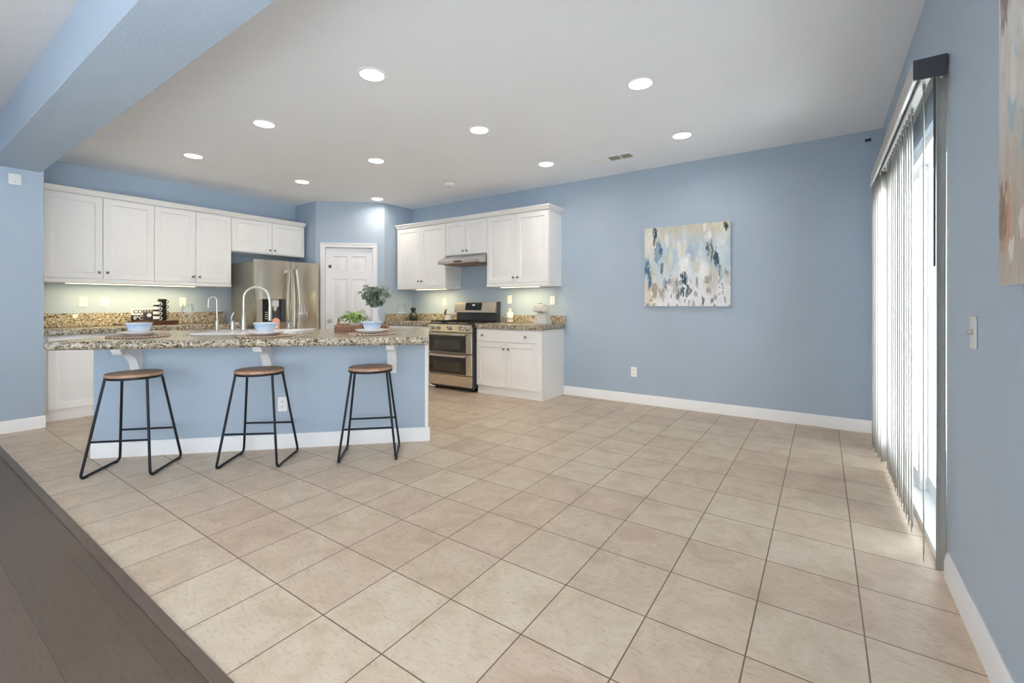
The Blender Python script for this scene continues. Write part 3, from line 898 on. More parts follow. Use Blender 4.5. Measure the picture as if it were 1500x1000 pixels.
for cu in (-2.205, -1.275, -0.305):
    # scrolled bracket: profile in (y, z), y forward = negative
    yw, zt, zb = -IVF, 0.853, 0.60
    P = [(yw, zt), (yw - 0.255, zt), (yw - 0.255, zt - 0.028)]
    for k in range(7):
        a = PI * k / 6
        P.append((yw - 0.245 + 0.03 - 0.03 * math.cos(a), zt - 0.030 - 0.028 * math.sin(a) * 0.9))
    for k in range(1, 13):
        a = (PI / 2) * k / 12
        P.append((yw - 0.185 + 0.15 * math.sin(a), zt - 0.055 - 0.17 * (1 - math.cos(a))))
    P += [(yw - 0.03, zb + 0.02), (yw - 0.03, zb), (yw, zb)]
    m = MB().prism(P, cu - 0.033, cu + 0.028, axis='x')
    m.box(cu - 0.045, yw - 0.014, zb - 0.012, cu + 0.028 + 0.002, yw, zt)
    m.build('corbel', 'trim', t, weld=False)
w = MB()
for k in range(4):
    a = IU0 + 0.02 + k * (IU1 - IU0 - 0.05) / 4; b = a + (IU1 - IU0 - 0.05) / 4 - 0.008
    d = MB().slab_panels(b - a, 0.70, 0.02, [(0.06, b - a - 0.06, 0.06, 0.64)]); d.rot(PI, 'Z').move(b, -IVB, 0.12)
    d.build('cabinet_door', 'cab', t)

# sink opening in the top
SU0, SU1, SV0, SV1 = -1.90, -1.10, -4.02, -4.72   # rim extents
HU0, HU1, HV0, HV1 = -1.55, -1.15, -4.08, -4.56   # bowl opening
CF, CB = -3.53, -4.85
t = thing('island_countertop', 'thick speckled granite countertop on the kitchen island', 'countertop', (0, 0, 0.855), PI / 4)
m = MB(); z1 = 0.059
a, b = -2.525, -0.008
m.box(a, -CF, 0, b, -HV0 - 0.015, z1).box(a, -HV1 + 0.015, 0, b, -CB, z1).box(a, -HV0 - 0.015, 0, HU0 - 0.015, -HV1 + 0.015, z1).box(HU1 + 0.015, -HV0 - 0.015, 0, b, -HV1 + 0.015, z1)
bmesh.ops.remove_doubles(m.bm, verts=m.bm.verts[:], dist=1e-5)
m.build('slab', 'granite', t, weld=False)
# rounded front edge
MB().tube([(a, -CF + 0.004, 0.0295), (b, -CF + 0.004, 0.0295)], 0.0292, 20).build('rounded_edge', 'granite', t)
t = thing('kitchen_sink', 'white enamel drop-in sink on the island top', 'sink', (0, 0, 0.9145), PI / 4)
m = MB(); rz = 0.014
m.box(SU0, -SV0, 0, SU1, -HV0, rz, bev=0.005, seg=2).box(SU0, -HV1, 0, SU1, -SV1, rz, bev=0.005, seg=2).box(SU0, -HV0 - 0.002, 0.0, HU0, -HV1 + 0.002, rz).box(HU1, -HV0 - 0.002, 0.0, SU1, -HV1 + 0.002, rz)
m.build('rim', 'sink', t, weld=False)
m = MB(); dp = -0.17
m.box(HU0, -HV0, dp, HU1, -HV1, dp + 0.006)
for (x0, y0, x1, y1) in ((HU0, -HV0, HU0 + 0.005, -HV1), (HU1 - 0.005, -HV0, HU1, -HV1), (HU0, -HV0, HU1, -HV0 + 0.005), (HU0, -HV1 - 0.005, HU1, -HV1)):
    m.box(x0, y0, dp, x1, y1, 0.001)
m.build('basin', 'sink', t, weld=False)
MB().lathe([(0, 0.008), (0.04, 0.008), (0.045, 0.006), (0, 0.006)], 20, at=((HU0 + HU1) / 2, -(HV0 + HV1) / 2, dp)).build('drain', 'chrome', t)
RZ = 0.9145 + rz + 0.0005
# main pull-down faucet
t = thing('kitchen_faucet', 'tall brushed nickel gooseneck faucet on the white sink', 'faucet', I(-1.676, -4.5, RZ), PI / 4)
MB().box(-0.12, -0.028, 0, 0.05, 0.028, 0.005, bev=0.002).build('base_plate', 'nickel', t)
MB().lathe([(0.027, 0.005), (0.027, 0.012), (0.0235, 0.03), (0.025, 0.06), (0.022, 0.10), (0.0155, 0.150), (0.0135, 0.17), (0, 0.17)], 24).build('faucet_body', 'nickel', t)
path = [(0, 0, 0.16), (0, 0, 0.25)] + arc(0.107, 0.29, 0.107, 178, 20, 18)
path += [(0.218, 0, 0.29), (0.222, 0, 0.25), (0.224, 0, 0.22)]
MB().tube(path, 0.0125, 14).build('spout', 'nickel', t)
MB().lathe([(0, 0.085), (0.0165, 0.085), (0.0175, 0.10), (0.016, 0.19), (0.0135, 0.225), (0, 0.225)], 18, at=(0.224, 0, 0)).build('spray_head', 'nickel', t)
t = thing('faucet_lever', 'separate nickel lever handle on the sink left of the tall faucet', 'faucet handle', I(-1.775, -4.52, RZ + 0.0055), PI / 4)
MB().lathe([(0.026, 0), (0.026, 0.05), (0.021, 0.075), (0, 0.078)], 20).build('lever_base', 'nickel', t)
MB().tube([(0, 0, 0.068), (-0.012, -0.005, 0.095), (-0.005, -0.008, 0.125), (0.014, -0.008, 0.158)], [0.008, 0.007, 0.006, 0.005], 10).tube([(0.0, 0, 0.055), (0.055, 0, 0.058)], 0.008, 10).build('lever', 'nickel', t, weld=False)
t = thing('filter_faucet', 'slim gooseneck filter tap on the left corner of the sink', 'faucet', I(-1.865, -4.42, RZ), PI / 4)
MB().lathe([(0.021, 0), (0.021, 0.006), (0.0155, 0.012), (0.0155, 0.085), (0.008, 0.095), (0, 0.096)], 20).build('tap_body', 'nickel', t)
path = [(0, 0, 0.09), (0, 0, 0.26)] + arc(-0.034, 0.268, 0.034, 4, 176, 16) + [(-0.0685, 0, 0.25), (-0.069, 0, 0.205)]
MB().tube(path, 0.0062, 12).build('spout', 'nickel', t)
t = thing('soap_dispenser', 'short chrome soap dispenser at the back right of the sink', 'soap dispenser', I(-1.335, -4.66, RZ), PI / 4)
MB().lathe([(0.022, 0), (0.022, 0.012), (0.017, 0.018), (0.018, 0.055), (0.012, 0.062), (0.008, 0.075), (0, 0.076)], 20).build('dispenser_body', 'chrome', t)
MB().tube([(0, 0, 0.07), (0, -0.02, 0.078), (0, -0.055, 0.074)], 0.006, 10).build('nozzle', 'chrome', t)
t = thing('soap_bottle', 'peach coloured soap bottle with dark pump behind the middle bowl', 'soap bottle', I(-1.485, -4.765, 0.9145), PI / 4)
MB().lathe([(0.033, 0), (0.036, 0.004), (0.036, 0.085), (0.030, 0.105), (0.013, 0.115), (0.013, 0.125), (0, 0.125)], 24).build('bottle', 'soap', t)
MB().box(-0.026, -0.0375, 0.02, 0.026, -0.0335, 0.075, bev=0.001).build('label_patch', 'porcelain', t)
MB().lathe([(0.015, 0.122), (0.015, 0.138), (0.005, 0.142), (0.005, 0.165), (0, 0.165)], 16).box(-0.009, -0.04, 0.163, 0.009, 0.012, 0.175, bev=0.003).build('pump', 'charcoal', t, weld=False)

# ------------------------------------------------------------------ place settings
CT = 0.9145
seats = [(-2.20, -3.925, 'left'), (-1.262, -3.80, 'middle'), (-0.475, -3.93, 'right')]
desc = {'left': 'nearest the left wall end, before the coffee sign', 'middle': 'in front of the sink and tall faucet', 'right': 'in front of the wicker tray'}
for (u, v, which) in seats:
    t = thing('placemat', 'round woven rattan placemat ' + desc[which], 'placemat', I(u, v, CT), PI / 4, 'rattan placemats')
    prof = [(0, 0.0), (0.168, 0.0), (0.168, 0.006)]
    for k in range(14):
        r = 0.168 - k * 0.012
        prof += [(r - 0.003, 0.0085), (r - 0.006, 0.009), (r - 0.011, 0.006)]
    MB().lathe(prof + [(0, 0.006)], 56).build('woven_disc', 'mat', t)
    m = MB(); n = 72
    for k in range(n):
        a0, a1 = 2 * PI * k / n, 2 * PI * (k + 1.15) / n
        pts = [(math.cos(a0 + (a1 - a0) * q / 3) * (0.164 + 0.026 * q / 3), math.sin(a0 + (a1 - a0) * q / 3) * (0.164 + 0.026 * q / 3), 0.0065 + 0.003 * math.sin(PI * q / 3)) for q in range(4)]
        m.tube(pts, 0.0052, 6)
    m.tube([(0.192 * math.cos(2 * PI * k / 48), 0.192 * math.sin(2 * PI * k / 48), 0.0062) for k in range(48)], 0.006, 6, closed=True)
    m.build('braided_rim', 'matrim', t, weld=False)
    zp = CT + 0.0145
    o = MB().lathe([(0, 0.003), (0.072, 0.0), (0.078, 0.0), (0.082, 0.005), (0.112, 0.011), (0.132, 0.020), (0.137, 0.025), (0.134, 0.0275), (0.110, 0.016), (0.08, 0.010), (0, 0.010)], 56).build('dinner_plate', 'porcelain', loc=I(u, v, zp), rotz=PI / 4)
    tag(o, 'white dinner plate under the blue bowl ' + desc[which], 'plate', 'dinner plates')
    o = MB().lathe([(0, 0.004), (0.043, 0.004), (0.044, 0.0), (0.050, 0.0), (0.055, 0.006), (0.072, 0.045), (0.084, 0.079), (0.0855, 0.083), (0.0825, 0.0835), (0.068, 0.046), (0.052, 0.012), (0, 0.009)], 56).build('bowl', 'bowl', loc=I(u, v, zp + 0.0108), rotz=PI / 4)
    tag(o, 'blue glazed bowl on a white plate ' + desc[which], 'bowl', 'blue glazed bowls')


def wine_glass(u, v, label):
    t = thing('wine_glass', label, 'wine glass', I(u, v, CT), 0, 'wine glasses')
    MB().lathe([(0, 0.0005), (0.036, 0.0), (0.037, 0.0015), (0.020, 0.004), (0.006, 0.009), (0, 0.010)], 36).build('foot', 'glass', t)
    MB().lathe([(0.0045, 0.0092), (0.0035, 0.02), (0.0033, 0.09), (0.005, 0.108), (0.009, 0.116)], 20).build('stem', 'glass', t)
    MB().lathe([(0, 0.1165), (0.012, 0.118), (0.034, 0.142), (0.0435, 0.168), (0.042, 0.19), (0.033, 0.252)], 40).build('glass_bowl', 'glass', t)


wine_glass(-1.93, -4.06, 'empty wine glass at the left end of the sink, by the left setting')
wine_glass(-0.976, -3.735, 'empty wine glass right of the middle setting, before the fridge')
wine_glass(-0.235, -3.955, 'empty wine glass at the right end of the island, beside the tray setting')

# ------------------------------------------------------------------ wicker tray and greenery
t = thing('wicker_tray', 'brown wicker serving tray with ring handles on the island', 'tray', I(-0.60, -4.30, CT), PI / 4)
m = MB(); a, b, hh = 0.22, 0.145, 0.062
m.box(-a, -b, 0, a, b, 0.012)
for (x0, y0, x1, y1) in ((-a, -b, a, -b + 0.014), (-a, b - 0.014, a, b), (-a, -b, -a + 0.014, b), (a - 0.014, -b, a, b)):
    m.box(x0, y0, 0.010, x1, y1, hh)
m.build('basket', 'wicker', t, weld=False)
m = MB()
rim = [(-a, -b, hh), (a, -b, hh), (a, b, hh), (-a, b, hh)]
m.tube([(-a + 0.007, -b + 0.007, hh), (a - 0.007, -b + 0.007, hh), (a - 0.007, b - 0.007, hh), (-a + 0.007, b - 0.007, hh)], 0.009, 8, closed=True)
for q in range(2):
    for k in range(22):
        x = -a + 2 * a * k / 22
        m.tube([(x, -b - 0.001, 0.014 + q * 0.024), (x + a / 22, -b - 0.006, 0.026 + q * 0.024), (x + 2 * a / 22, -b - 0.001, 0.038 + q * 0.024)], 0.0045, 6)
m.build('woven_band', 'wicker', t, weld=False)
for s in (-1, 1):
    MB().tube([(s * (a - 0.007), 0.04 * math.cos(PI * k / 14), hh + 0.062 * math.sin(PI * k / 14)) for k in range(15)], 0.0055, 8).build('ring_handle', 'wicker', t)


def leaf(m, p, d, up, ln, wd, fold=0.15):
    """a small pointed or round leaf from p along d"""
    d = Vector(d).normalized(); s = d.cross(Vector(up)).normalized(); n = s.cross(d)
    prev = None
    for k in range(6):
        q = k / 5.0
        ww = wd * math.sin(PI * (0.06 + 0.90 * q)) ** 0.8
        c = Vector(p) + d * ln * q + n * (-0.25 * ln * q * q)
        cur = [m.bm.verts.new(c - s * ww + n * fold * ww), m.bm.verts.new(c), m.bm.verts.new(c + s * ww + n * fold * ww)]
        if prev:
            m.bm.faces.new((prev[0], prev[1], cur[1], cur[0])); m.bm.faces.new((prev[1], prev[2], cur[2], cur[1]))
        prev = cur


TZ = CT + 0.0125
t = thing('potted_plant', 'small bright green plant in a white pot in the tray', 'potted plant', I(-0.675, -4.30, TZ), PI / 4)
MB().lathe([(0, 0), (0.036, 0), (0.040, 0.004), (0.050, 0.085), (0.050, 0.090), (0.046, 0.090), (0.043, 0.075), (0, 0.075)], 8).build('pot', 'porcelain', t)
MB().lathe([(0, 0.080), (0.0435, 0.078)], 16).build('soil', 'soil', t)
m = MB(); rs = random.Random(3)
for k in range(230):
    a = rs.uniform(0, 2 * PI); e = rs.uniform(0.05, 1.25)
    rr = rs.uniform(0.05, 0.125)
    p = Vector((math.cos(a) * rr * math.cos(e) * 1.15, math.sin(a) * rr * math.cos(e), 0.085 + rr * math.sin(e) * 0.85))
    d = Vector((math.cos(a + rs.uniform(-.7, .7)), math.sin(a + rs.uniform(-.7, .7)), rs.uniform(-0.5, 0.7)))
    leaf(m, p, d, (0, 0, 1), rs.uniform(0.028, 0.048), rs.uniform(0.008, 0.013))
for k in range(14):
    a = 2 * PI * k / 14
    m.tube([(0.01 * math.cos(a), 0.01 * math.sin(a), 0.075), (0.045 * math.cos(a), 0.045 * math.sin(a), 0.13)], 0.0015, 5)
m.build('foliage', 'leaf_green', t, weld=False)

t = thing('vase', 'white flared ceramic vase holding eucalyptus in the tray', 'vase', I(-0.498, -4.335, TZ), PI / 4)
MB().lathe([(0, 0), (0.052, 0), (0.056, 0.006), (0.055, 0.03), (0.040, 0.095), (0.030, 0.155), (0.030, 0.185), (0.037, 0.212), (0.034, 0.212), (0.027, 0.18), (0.027, 0.15), (0.036, 0.095), (0.048, 0.03), (0, 0.012)], 36).build('vase_body', 'porcelain', t)
t = thing('eucalyptus_bunch', 'grey green eucalyptus bunch standing in the white flared vase', 'plant', I(-0.498, -4.335, TZ), PI / 4)
rs = random.Random(11); st = MB(); lf = MB()
for k in range(24):
    a = 2 * PI * k / 24 + rs.uniform(-.3, .3)
    sp = rs.uniform(0.03, 0.20); top = rs.uniform(0.32, 0.455) - sp * 0.35
    bow = [Vector((0.008 * math.cos(a), 0.008 * math.sin(a), 0.10)), Vector((0.018 * math.cos(a), 0.018 * math.sin(a), 0.215)),
           Vector((sp * 0.55 * math.cos(a), sp * 0.55 * math.sin(a), 0.215 + (top - 0.215) * 0.6)), Vector((sp * math.cos(a), sp * math.sin(a), top))]
    pts = fillet(bow, 0.05, 3)
    st.tube(pts, 0.0017, 5)
    for q in range(9):
        f = 0.28 + 0.72 * q / 8
        i = min(int(f * (len(pts) - 1)), len(pts) - 2); tt = f * (len(pts) - 1) - i
        p = pts[i].lerp(pts[i + 1], tt)
        if p.z < 0.225: continue
        for sgn in (0, 1):
            aa = rs.uniform(0, 2 * PI)
            d = Vector((math.cos(aa), math.sin(aa), rs.uniform(-0.5, 0.6)))
            upv = Vector((rs.uniform(-.8, .8), rs.uniform(-.8, .8), 0.6))
            s = rs.uniform(0.032, 0.056)
            leaf(lf, p, d, upv, s, s * 0.43, 0.1)
st.build('stems', 'stem', t, weld=False)
lf.build('leaves', 'leaf_euc', t, weld=False)


# ------------------------------------------------------------------ bar stools
def stool(u, v, rz, label):
    t = thing('bar_stool', label, 'bar stool', I(u, v, 0), PI / 4 + rz, 'backless bar stools')
    MB().lathe([(0, 0.660), (0.158, 0.660), (0.163, 0.664), (0.165, 0.672), (0.163, 0.680), (0.158, 0.683), (0, 0.683)], 56).build('seat', 'seatwood', t)
    MB().lathe([(0.150, 0.646), (0.163, 0.646), (0.164, 0.6595), (0.150, 0.6595)], 48, closed=True).build('seat_ring', 'blackmetal', t)
    r = 0.0085
    fx, fy, tx, ty = 0.205, 0.195, 0.128, 0.088
    for s in (-1, 1):
        pts = fillet([(s * tx, -ty, 0.655), (s * fx, -fy, r + 0.002), (s * fx, fy, r + 0.002), (s * tx, ty, 0.655)], 0.035, 6)
        MB().tube(pts, r, 10).build('leg_frame', 'blackmetal', t)
        for y in (-fy + 0.045, fy - 0.045):
            MB().box(s * fx - 0.010, y - 0.022, 0.0, s * fx + 0.010, y + 0.022, 0.014, bev=0.003).build('foot_pad', 'black', t)
    q = 0.235 / 0.655
    x, y = fx + (tx - fx) * q, fy + (ty - fy) * q
    for s in (-1, 1):
        MB().tube([(-x, s * y, 0.24), (x, s * y, 0.24)], 0.0075, 10).build('foot_rail', 'blackmetal', t)


stool(-2.065, -3.63, 0.0, 'backless wood and black metal stool nearest the left wall end')
stool(-1.252, -3.652, -0.09, 'backless wood and black metal stool in front of the island outlet, the middle one')
stool(-0.452, -3.647, 0.0, 'backless wood and black metal stool nearest the stove end of the island')

# ------------------------------------------------------------------ coffee corner on the left worktop
CX = XL + 0.02
ST = 0.9145 + 0.0525
t = thing('coffee_sign', 'white block sign reading COFFEE standing on the walnut stand', 'sign', (-6.80, 1.955, ST), PI / 2)
box(-0.115, -0.02, 0.070, 0.115, 0.02, 0.150, bev=0.002).build('sign_block', 'porcelain', t)
box(-0.115, -0.02, 0.0, 0.005, 0.02, 0.069, bev=0.002).build('sign_base', 'black', t)


def text(body, size, loc, rotz, mat, parent, name='lettering'):
    cu = bpy.data.curves.new(name, 'FONT'); cu.body = body; cu.size = size; cu.extrude = 0.0008; cu.align_x = 'CENTER'; cu.align_y = 'CENTER'; cu.offset = 0.0012
    tmp = bpy.data.objects.new('lettering_curve', cu); C.objects.link(tmp)
    me = bpy.data.meshes.new_from_object(tmp.evaluated_get(bpy.context.evaluated_depsgraph_get()))
    bpy.data.objects.remove(tmp); me.materials.clear(); me.materials.append(M[mat])
    o = bpy.data.objects.new(name, me); C.objects.link(o); o.parent = parent
    o.location = loc; o.rotation_euler = (PI / 2, 0, rotz)
    return o


text('COFFEE', 0.060, (0.0, -0.021, 0.110), 0, 'black', t)
text("0°C", 0.056, (-0.055, -0.021, 0.034), 0, 'porcelain', t)
t = thing('coffee_packet', 'dark packet with a pale round emblem before the coffee sign', 'packet', (-6.745, 1.985, ST), PI / 2)
MB().box(-0.045, -0.018, 0.0, 0.060, 0.018, 0.105, bev=0.006).build('packet', 'darkside', t)
MB().lathe([(0, 0.003), (0.022, 0.003), (0.024, 0.0), (0, 0)], 24, axis='-y', at=(0.008, -0.018, 0.068)).build('emblem', 'porcelain', t)
t = thing('wooden_stand', 'dark walnut stand under the coffee sign and mugs on the left worktop', 'stand', (-6.745, 2.05, 0.9145), PI / 2)
MB().box(-0.225, -0.085, 0.034, 0.225, 0.085, 0.052, bev=0.002).box(-0.222, -0.082, 0.0, 0.222, 0.082, 0.0335, bev=0.002).build('stand_block', 'darkwood', t, weld=False)


def mug(x, y, z, r, h, striped, hdir, label, grp):
    t = thing('mug', label, 'mug', (x, y, z), PI / 2, grp)
    body = 'black'
    MB().lathe([(0, 0.0), (r * 0.86, 0.0), (r * 0.92, 0.004), (r, 0.012), (r, h), (r - 0.003, h), (r - 0.004, 0.012), (0, 0.008)], 28).build('cup', body, t)
    if striped:
        MB().lathe([(r + 0.0008, h * 0.34), (r + 0.0008, h * 0.96), (r + 0.0002, h * 0.96), (r + 0.0002, h * 0.34)], 28, closed=True).build('white_band', 'porcelain', t)['label'] = 'white band'
    c, s = math.cos(hdir), math.sin(hdir)
    pts = [(-r * 0.9 + 0, 0, 0)] if False else []
    for k in range(11):
        a = -PI / 2 + PI * k / 10
        d = r - 0.003 + 0.024 * math.cos(a)
        pts.append((d * c, d * s, h * 0.5 + h * 0.34 * math.sin(a)))
    MB().tube(pts, 0.0042, 8).build('handle', 'porcelain' if striped else 'black', t)


pos = ['bottom', 'second from the bottom', 'third from the bottom', 'topmost']
for k in range(4):
    mug(-6.745, 2.128, ST + 0.0005 + k * 0.0665, 0.044, 0.066, False, 0.0, 'black mug, %s of the taller all-black stack' % pos[k], 'stacked black mugs')
for k in range(4):
    mug(-6.695, 2.055, ST + 0.0005 + k * 0.058, 0.033, 0.0575, True, -0.5, 'black and white banded mug, %s of the shorter stack' % pos[k], 'stacked banded mugs')

# ------------------------------------------------------------------ ornaments on the stove-side worktops
t = thing('gourd_vase', 'black gourd shaped vase on the worktop by the pantry corner', 'vase', (-5.36, 5.0, CT))
MB().lathe([(0, 0), (0.050, 0.0), (0.064, 0.018), (0.068, 0.05), (0.060, 0.095), (0.038, 0.120), (0.026, 0.130), (0.028, 0.142), (0.040, 0.158), (0.043, 0.178), (0.036, 0.198), (0.022, 0.206), (0.018, 0.200), (0.024, 0.18), (0, 0.15)], 32).build('body', 'darkceramic', t)
for k in range(3):
    MB().tube([(0.041 * math.cos(2 * PI * j / 24), 0.041 * math.sin(2 * PI * j / 24), 0.160 + k * 0.014) for j in range(24)], 0.003, 6, closed=True).build('ridge', 'darkceramic', t)
t = thing('canister', 'small plain white canister on the worktop left of the stove', 'canister', (-4.625, 5.02, CT))
MB().lathe([(0, 0), (0.046, 0), (0.050, 0.004), (0.050, 0.076), (0.047, 0.080), (0, 0.080)], 32).build('jar', 'porcelain', t)
MB().lathe([(0, 0.0805), (0.0475, 0.0805), (0.0475, 0.088), (0.044, 0.091), (0, 0.091)], 32).build('lid', 'porcelain', t)
t = thing('twig_ornament', 'small dark brown ornament on the worktop left of the white canister', 'ornament', (-4.745, 5.08, CT))
MB().lathe([(0, 0), (0.024, 0), (0.024, 0.010), (0.010, 0.018), (0.007, 0.085), (0, 0.088)], 18).build('stand', 'amber', t)
MB().tube([(0.0, 0, 0.085), (-0.010, 0, 0.12), (0.006, 0, 0.15), (0.018, 0, 0.165)], [0.008, 0.017, 0.015, 0.006], 12).tube([(0.008, 0, 0.16), (0.032, 0, 0.185)], [0.013, 0.004], 10).tube([(-0.006, 0, 0.125), (0.03, 0, 0.10)], [0.010, 0.004], 10).build('figure', 'amber', t, weld=False)
t = thing('white_bottle', 'white glass bottle with dark lettered label right of the stove', 'bottle', (-3.50, 5.02, CT))
MB().lathe([(0, 0), (0.043, 0), (0.046, 0.005), (0.046, 0.125), (0.040, 0.142), (0.022, 0.155), (0.020, 0.178), (0, 0.178)], 32).build('bottle', 'porcelain', t)
MB().lathe([(0, 0.179), (0.024, 0.179), (0.024, 0.196), (0, 0.197)], 24).build('stopper', 'greypaint', t)
MB().lathe([(0.0465, 0.052), (0.0465, 0.060), (0.0462, 0.060), (0.0462, 0.052)], 32, closed=True).lathe([(0.0465, 0.066), (0.0465, 0.069), (0.0462, 0.069), (0.0462, 0.066)], 32, closed=True).build('label_band', 'charcoal', t, weld=False)
MB().lathe([(0.0445, 0.0), (0.0475, 0.0), (0.0475, 0.010), (0.0445, 0.010)], 32, closed=True).build('base_band', 'darkwood', t)
t = thing('scale_planter', 'pale grey vintage kitchen scale planter at the worktop end', 'planter', (-2.965, 4.99, CT))
m = MB()
zz = [(0.096, 0.0), (0.096, 0.012), (0.072, 0.128), (0.072, 0.134)]
prev = None
for (rx, z) in zz:
    cur = [m.bm.verts.new((sx * rx, sy * rx * 0.72, z)) for (sx, sy) in ((-1, -1), (1, -1), (1, 1), (-1, 1))]
    if prev:
        for k in range(4): m.bm.faces.new((prev[k], prev[(k + 1) % 4], cur[(k + 1) % 4], cur[k]))
    else: m.bm.faces.new(cur[::-1])
    prev = cur
m.bm.faces.new(prev)
m.build('housing', 'greypaint', t)
d = MB().lathe([(0, 0.004), (0.036, 0.004), (0.039, 0.0), (0, 0)], 28, axis='-y'); d.rot(-0.155, 'X').move(0.0, -0.0595, 0.075)
d = d.build('dial', 'porcelain', t)
n_ = MB().box(-0.002, -0.0065, -0.004, 0.002, -0.0045, 0.028).box(0.010, -0.0065, -0.006, 0.024, -0.0045, 0.004); n_.rot(-0.155, 'X').move(0.0, -0.0595, 0.075)
n_.build('pointer', 'charcoal', d)
MB().lathe([(0.05, 0.134), (0.062, 0.140), (0.066, 0.144), (0.060, 0.144), (0.045, 0.139), (0, 0.139)], 32).build('pan', 'greypaint', t)
t = thing('white_hydrangea', 'white hydrangea head resting on the scale planter', 'flower', (-2.985, 4.985, CT + 0.128))
m = MB(); rs = random.Random(5)
for k in range(300):
    zf = rs.uniform(-0.35, 1); a = rs.uniform(0, 2 * PI); rr = math.sqrt(max(0, 1 - zf * zf))
    n = Vector((rr * math.cos(a), rr * math.sin(a), zf)); p = Vector((n.x * 0.098, n.y * 0.080, 0.062 + n.z * 0.066)) * rs.uniform(0.97, 1.05)
    up = Vector((rs.uniform(-1, 1), rs.uniform(-1, 1), rs.uniform(-1, 1)))
    for q in range(2):
        leaf(m, p - n * 0.004, (n * 0.8 + n.cross(up).normalized() * (1 if q else -1)), n, 0.026, 0.013, 0.35)
bmesh.ops.create_icosphere(m.bm, subdivisions=2, radius=1.0, matrix=Matrix.Translation((0, 0, 0.062)) @ Matrix.Diagonal((0.084, 0.066, 0.052, 1)))
m.build('petals', 'petal', t, weld=False)
m = MB()
for (a, l) in ((-0.6, 0.09), (0.2, 0.10), (2.6, 0.07), (-1.6, 0.07)):
    leaf(m, (0.02 * math.cos(a), -0.045 + 0.02 * math.sin(a), 0.026), (math.cos(a), 0.6 * math.sin(a) - 0.3, 0.25), (0, 0, 1), l, 0.018)
m.build('leaves', 'leaf_dark', t, weld=False)


# ------------------------------------------------------------------ paintings
def painting(label, loc, rotz, w_, h_, strokes, washes, n=150, seed=1):
    t = thing('painting', label, 'painting', loc, rotz)
    d = 0.038
    box(-w_ / 2, -d, 0, w_ / 2, -0.001, h_, bev=0.003).build('stretcher', 'porcelain', t)
    rs = random.Random(seed)
    from mathutils import noise as N
    me = bpy.data.meshes.new('canvas')
    vs, fs, cols = [], [], []
    for j in range(n + 1):
        for i in range(n + 1):
            a, b = i / n, j / n
            vs.append(((a - 0.5) * w_, -d - 0.0015, b * h_))
            nx = N.fractal(Vector((a * 9 + seed, b * 5, 0)), 1, 2, 4); ny = N.fractal(Vector((a * 14, b * 7 + seed, 3)), 1, 2, 5)
            fine = N.fractal(Vector((a * 60, b * 22, seed)), 1, 2, 3); streak = N.fractal(Vector((a * 95, b * 11, seed + 4)), 1, 2, 3)
            c = Vector(washes(a + nx * 0.07, b + ny * 0.08, fine))
            c = c * (1 + 0.10 * fine + 0.10 * streak)
            for (x, y, rx, ry, col, k) in strokes:
                dx, dy = (a - x + nx * 0.018) / rx, (b - y + ny * 0.03) / ry
                r_ = dx * dx + dy * dy + fine * 0.6 + streak * 0.9
                if r_ < 1: c = c.lerp(Vector(col), k * min(1, (1 - r_) * 2.2))
            cols.append((max(0, c[0]), max(0, c[1]), max(0, c[2]), 1))
    for j in range(n):
        for i in range(n):
            q = j * (n + 1) + i; fs.append((q, q + 1, q + n + 2, q + n + 1))
    me.from_pydata(vs, [], fs); me.update()
    at = me.color_attributes.new('paint', 'FLOAT_COLOR', 'POINT')
    for k, c in enumerate(cols): at.data[k].color = c
    me.materials.append(M['canvas'])
    o = bpy.data.objects.new('canvas', me); C.objects.link(o); o.parent = t
    return t


def L3(r, g, b): return (lin(r), lin(g), lin(b))


def lerp3(a, b, t):
    t = max(0, min(1, t)); return tuple(x + (y - x) * t for x, y in zip(a, b))


def wash_a(x, y, f):
    c = lerp3(L3(226, 228, 232), L3(178, 198, 208), (y - 0.16) * 2.6)
    c = lerp3(c, L3(188, 192, 192), (y - 0.62) * 3.0)
    c = lerp3(c, L3(206, 194, 152), (y - 0.80) * 3.2 * (0.35 + x * 0.75))
    c = lerp3(c, L3(198, 186, 152), (0.22 - abs(x - 0.08) - 0.5 * abs(y - 0.22)) * 4.0)
    c = lerp3(c, L3(224, 220, 210), (0.26 - abs(x - 0.05) - 0.5 * abs(y - 0.85)) * 4.0)
    c = lerp3(c, L3(160, 182, 202), (0.18 - abs(x - 0.58) - 0.6 * abs(y - 0.62)) * 7)
    c = lerp3(c, L3(232, 234, 234), (0.22 - abs(x - 0.48) * 1.6 - 0.45 * abs(y - 0.46)) * 7)
    c = lerp3(c, L3(184, 170, 144), (0.15 - abs(x - 0.77) - 0.4 * abs(y - 0.38)) * 6)
    c = lerp3(c, L3(236, 238, 238), (0.16 - abs(x - 0.68) - 0.35 * abs(y - 0.40)) * 6)
    c = lerp3(c, L3(222, 230, 230), (0.13 - abs(x - 0.90) - 0.3 * abs(y - 0.80)) * 6)
    return c


